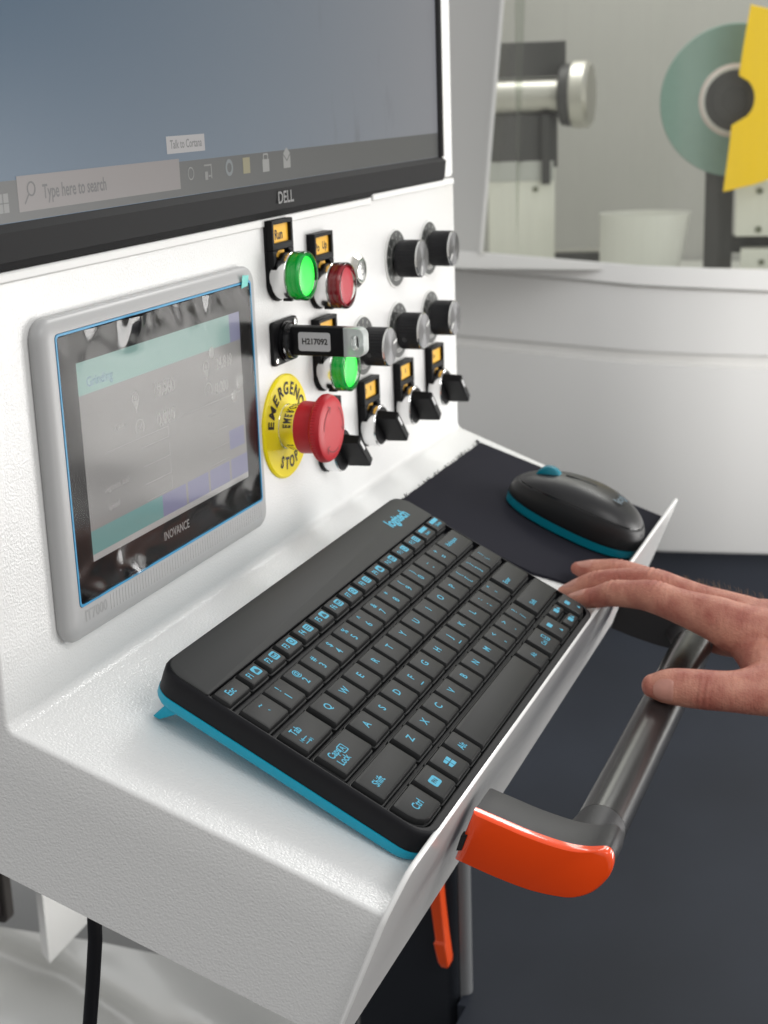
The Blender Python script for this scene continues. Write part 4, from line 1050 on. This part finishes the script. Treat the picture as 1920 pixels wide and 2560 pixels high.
obj('seat_plate', MB().box(-72 * k, 66 * k, 62 * k, 104 * k, -40, 2.5), mat('grey_paint', (.45, .46, .44), .4), br, bevel=1)
for bx, by in ((27, 45), (28, -118), (-20, -118)):
    obj('bolt', MB().lathe([(6 * k, 0), (6 * k, 4), (4 * k, 5)], 16, bx * k, by * k), mat('bolt_olive', (.16, .17, .12), .4), br)
# --- grinding wheel with guard
mw, k = bframe(2350, 1588, 217)
gw = thing('grinding_wheel', mw, 'grey green grinding wheel with black hub and white flange ring behind the window', 'grinding wheel')
obj('abrasive_disc', MB().lathe([(158 * k, -14), (160 * k, -12), (160 * k, -1), (158 * k, 1)], 96), mat('green_abrasive', (.20, .31, .275), .85, var=.08, var_scale=60), gw)
obj('flange_ring', MB().lathe([(77 * k, 1), (77 * k, 2), (74 * k, 4), (66 * k, 6)], 64), mat('ring_pink_white', (.62, .52, .49), .35), gw)
obj('ring_edge', MB().lathe([(70 * k, 5.2), (68.5 * k, 6.4)], 64), mat('ring_light', (.72, .71, .68), .3), gw)
obj('hub', MB().lathe([(64 * k, 6), (64 * k, 9), (45 * k, 12), (45 * k, 26), (28 * k, 27), (27 * k, 25), (8 * k, 25)], 48), mat('hub_black', (.035, .034, .034), .4), gw)
mw, k = bframe(2300, 1588, 217)
gd = thing('wheel_guard', mw, 'bright yellow half round guard plate over the right half of the grinding wheel', 'guard')
poly = [(26, 196)]
for i in range(25):
    a = math.radians(80 - 156 * i / 24); poly.append((-4 + 188 * math.cos(a) + 4, 6 + 190 * math.sin(a)))
poly += [(-20, -193), (-10, -100), (-6, -52)]
for i in range(9):
    a = math.radians(-75 + 150 * i / 8); poly.append((12 + 34 * math.cos(a) - 5, 3 + 44 * math.sin(a)))
poly += [(6, 52), (12, 100)]
obj('guard_plate', MB().prism([(x * k, y * k) for x, y in poly], -4, 6), mat('guard_yellow', (.95, .62, .0), .4), gd, bevel=1)
# --- wheel head supports
mw, k = bframe(2380, 1560, 480)
ws = thing('wheel_support', mw, 'black upright column under the grinding wheel', 'column')
obj('post', MB().box(-38 * k, 22 * k, -130 * k, 108 * k, -50, 0), mat('black_cast', (.03, .03, .03), .45), ws, bevel=1)
obj('cross_bar', MB().box(22 * k, 130 * k, -66 * k, -32 * k, -50, -4), mat('black_cast', (.03, .03, .03), .45), ws, bevel=1)
mw, k = bframe(2360, 1640, 455)
wb = thing('support_plate', mw, 'cream block with round screws to the right of the black column, upper one', 'plate')
obj('block', MB().box(-50 * k, 120 * k, -55 * k, 62 * k, -50, 0), CREAM, wb, bevel=1.5)
for by in (42, -40): obj('screw', MB().lathe([(7 * k, 0), (7 * k, 3)], 16, 0, by * k), mat('bolt_olive', (.16, .17, .12), .4), wb)
mw, k = bframe(2340, 1640, 562)
wb2 = thing('lower_support_plate', mw, 'cream block at the window sill below the black cross bar', 'plate')
obj('block', MB().box(-40 * k, 120 * k, -60 * k, 22 * k, -50, 0), CREAM, wb2, bevel=1.5)
obj('screw', MB().lathe([(6 * k, 0), (6 * k, 3)], 16, 5 * k, -4 * k), mat('bolt_olive', (.16, .17, .12), .4), wb2)
# --- white chute
mw, k = bframe(2250, 1392, 522)
ct = thing('chute', mw, 'pale flared metal chute standing on the tray behind the window', 'chute')
CH = mat('chute_metal', (.66, .66, .62), .38)
def oval(r, y, dx): return [(dx + r * math.cos(2 * PI * i / 40), y, -r * .75 + r * .75 * math.sin(2 * PI * i / 40)) for i in range(40)]
obj('flared_body', MB().loops([oval(84 * k, -95 * k, -14 * k), oval(91 * k, -30 * k, -7 * k), oval(98 * k, 52 * k, 0), oval(99.5 * k, 55 * k, 0), oval(97 * k, 55 * k, 0), oval(83 * k, -60 * k, -10 * k)], True, True), CH, ct, smooth=50)
mw, k = bframe(2500, 1240, 560)
rl = thing('guide_rail', mw, 'dark flat rail lying on the tray behind the pale chute', 'rail')
obj('rail_bar', MB().box(-60 * k, 70 * k, -8 * k, 14 * k, -30, 0), STEEL, rl, bevel=1)
obj('rail_edge', MB().box(-60 * k, 70 * k, 15 * k, 19 * k, -30, -2), BRIGHT, rl)

# ================================================================== BELOW THE TRAY
cb = thing('cabinet_door', Matrix.Identity(4), 'dark glossy upright panel with a painted pale edge reflection below the tray', 'cabinet door')
obj('door_leaf', MB().prism(rrect(358, 384, -38, 48, 9, 6), -905, -190), mat('cabinet_dark', (.016, .018, .022), .14, var=.2, var_scale=8), cb, smooth=50)
lt = thing('door_latch', T(0, 0, 0), 'slim orange latch handle on the dark cabinet under the tray', 'latch')
lm = MB()
def lsec(y0, y1, z, x0): return [(358, y0, z), (x0, y0, z), (x0, y1, z), (358, y1, z)]
lm.loops([lsec(-27, -19, -262, 347), lsec(-30.5, -22, -322, 347), lsec(-33, -25, -350, 347), lsec(-33.3, -24, -352, 345.5), lsec(-35, -27, -367, 345.5), lsec(-34.2, -29, -372, 347)])
obj('grip', lm, mat('orange_satin', (.70, .07, .012), .28), lt, bevel=1.2, seg=3)
obj('mount', MB().box(352, 359, -30, -12, -300, -270), BLK, lt)
obj('edge_reflection_strip', MB().tube([(371, -38.5, -905), (371, -38.5, -190)], 6.5, 16), mat('edge_reflection_grey', (.16, .165, .17), .22), cb)  # grey strip added for the light reflected along the door edge
CB = mat('cable_rubber', (.010, .010, .012), .35)
cable = obj('power_cable', MB().tube([(-20, 20, -60), (-21, 9, -100), at(520, .700, -.735), at(521, .707, -.78), at(522, .7165, -.835), at(523, .722, -.92), at(524, .726, -1.05)], 3.5, 16), CB)
tag(cable, 'black cable hanging down below the left end of the tray', 'cable')
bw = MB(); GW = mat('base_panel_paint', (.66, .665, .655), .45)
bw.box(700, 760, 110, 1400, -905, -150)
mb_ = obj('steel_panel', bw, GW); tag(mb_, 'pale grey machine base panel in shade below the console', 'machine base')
bp = MB(); p0, p1, p2, p3 = at(900, .7530, -.7712), at(990, .690, -.7000), at(1000, .70, -.70), at(912, .76, -.77)
bp.loops([[p0[:2] + (-448,), p1[:2] + (-448,), p2[:2] + (-448,), p3[:2] + (-448,)], [p0[:2] + (-250,), p1[:2] + (-250,), p2[:2] + (-250,), p3[:2] + (-250,)]])
bo = obj('bracket_plate', bp, mat('bright_white_paint', (.84, .84, .82), .4)); tag(bo, 'bright white bracket plate behind the black cable under the tray', 'plate')
dkm = thing('junction_box', T(*at(860, .822, -.715)), 'dark box with a rounded corner at the lower left edge of the picture', 'box')
obj('box_body', MB().loops([[(dx, y, z) for y, z in rrect(-23, 120, -20, 90, 6, 4)] for dx in (0, 10)]), mat('box_dark', (.05, .045, .042), .4, var=.4, var_scale=30), dkm, bevel=1)
obj('box_lid', MB().loops([[(dx, y, z) for y, z in rrect(-19, 120, -15, 90, 5, 4)] for dx in (-3, 0)]), mat('box_lid', (.035, .03, .03), .35), dkm)
# crumpled film over the base
fs = MB(); L = []; rz = random.Random(21)
ridges = [(rz.uniform(.40, 1.1), rz.uniform(0, 1), rz.uniform(-1.6, 1.6), rz.uniform(.025, .075), rz.uniform(-20, 26)) for _ in range(34)]
for j in range(61):
    v = j / 60; row_ = []
    for i in range(101):
        u = i / 100; yr = .38 + .75 * u; zs = -.735 - .34 * v
        L0 = 1120 - 330 * v
        dz = 0
        for ry, rv_, sl, wd, hh in ridges:
            t_ = (yr - ry - sl * (v - rv_) * .5); dz += 2.4 * hh * math.exp(-(t_ / wd) ** 2) * math.exp(-((v - rv_) / .45) ** 2)
        dz += 6 * math.sin(yr * 31 + 5 * v) * math.sin(v * 9 + yr * 6)
        p = at(L0, yr, zs); row_.append((p[0] - dz * .8, p[1], p[2] + dz * .5))
    L.append(row_)
fs.loops(L, False, False, closed=False)
fo_ = obj('plastic_sheet', fs, mat('milky_plastic_sheet', (.68, .68, .66), .30, metal=.25, spec=.6), smooth=180)
tag(fo_, 'crumpled milky plastic sheet lying over the machine foot at the bottom left', 'plastic sheet')
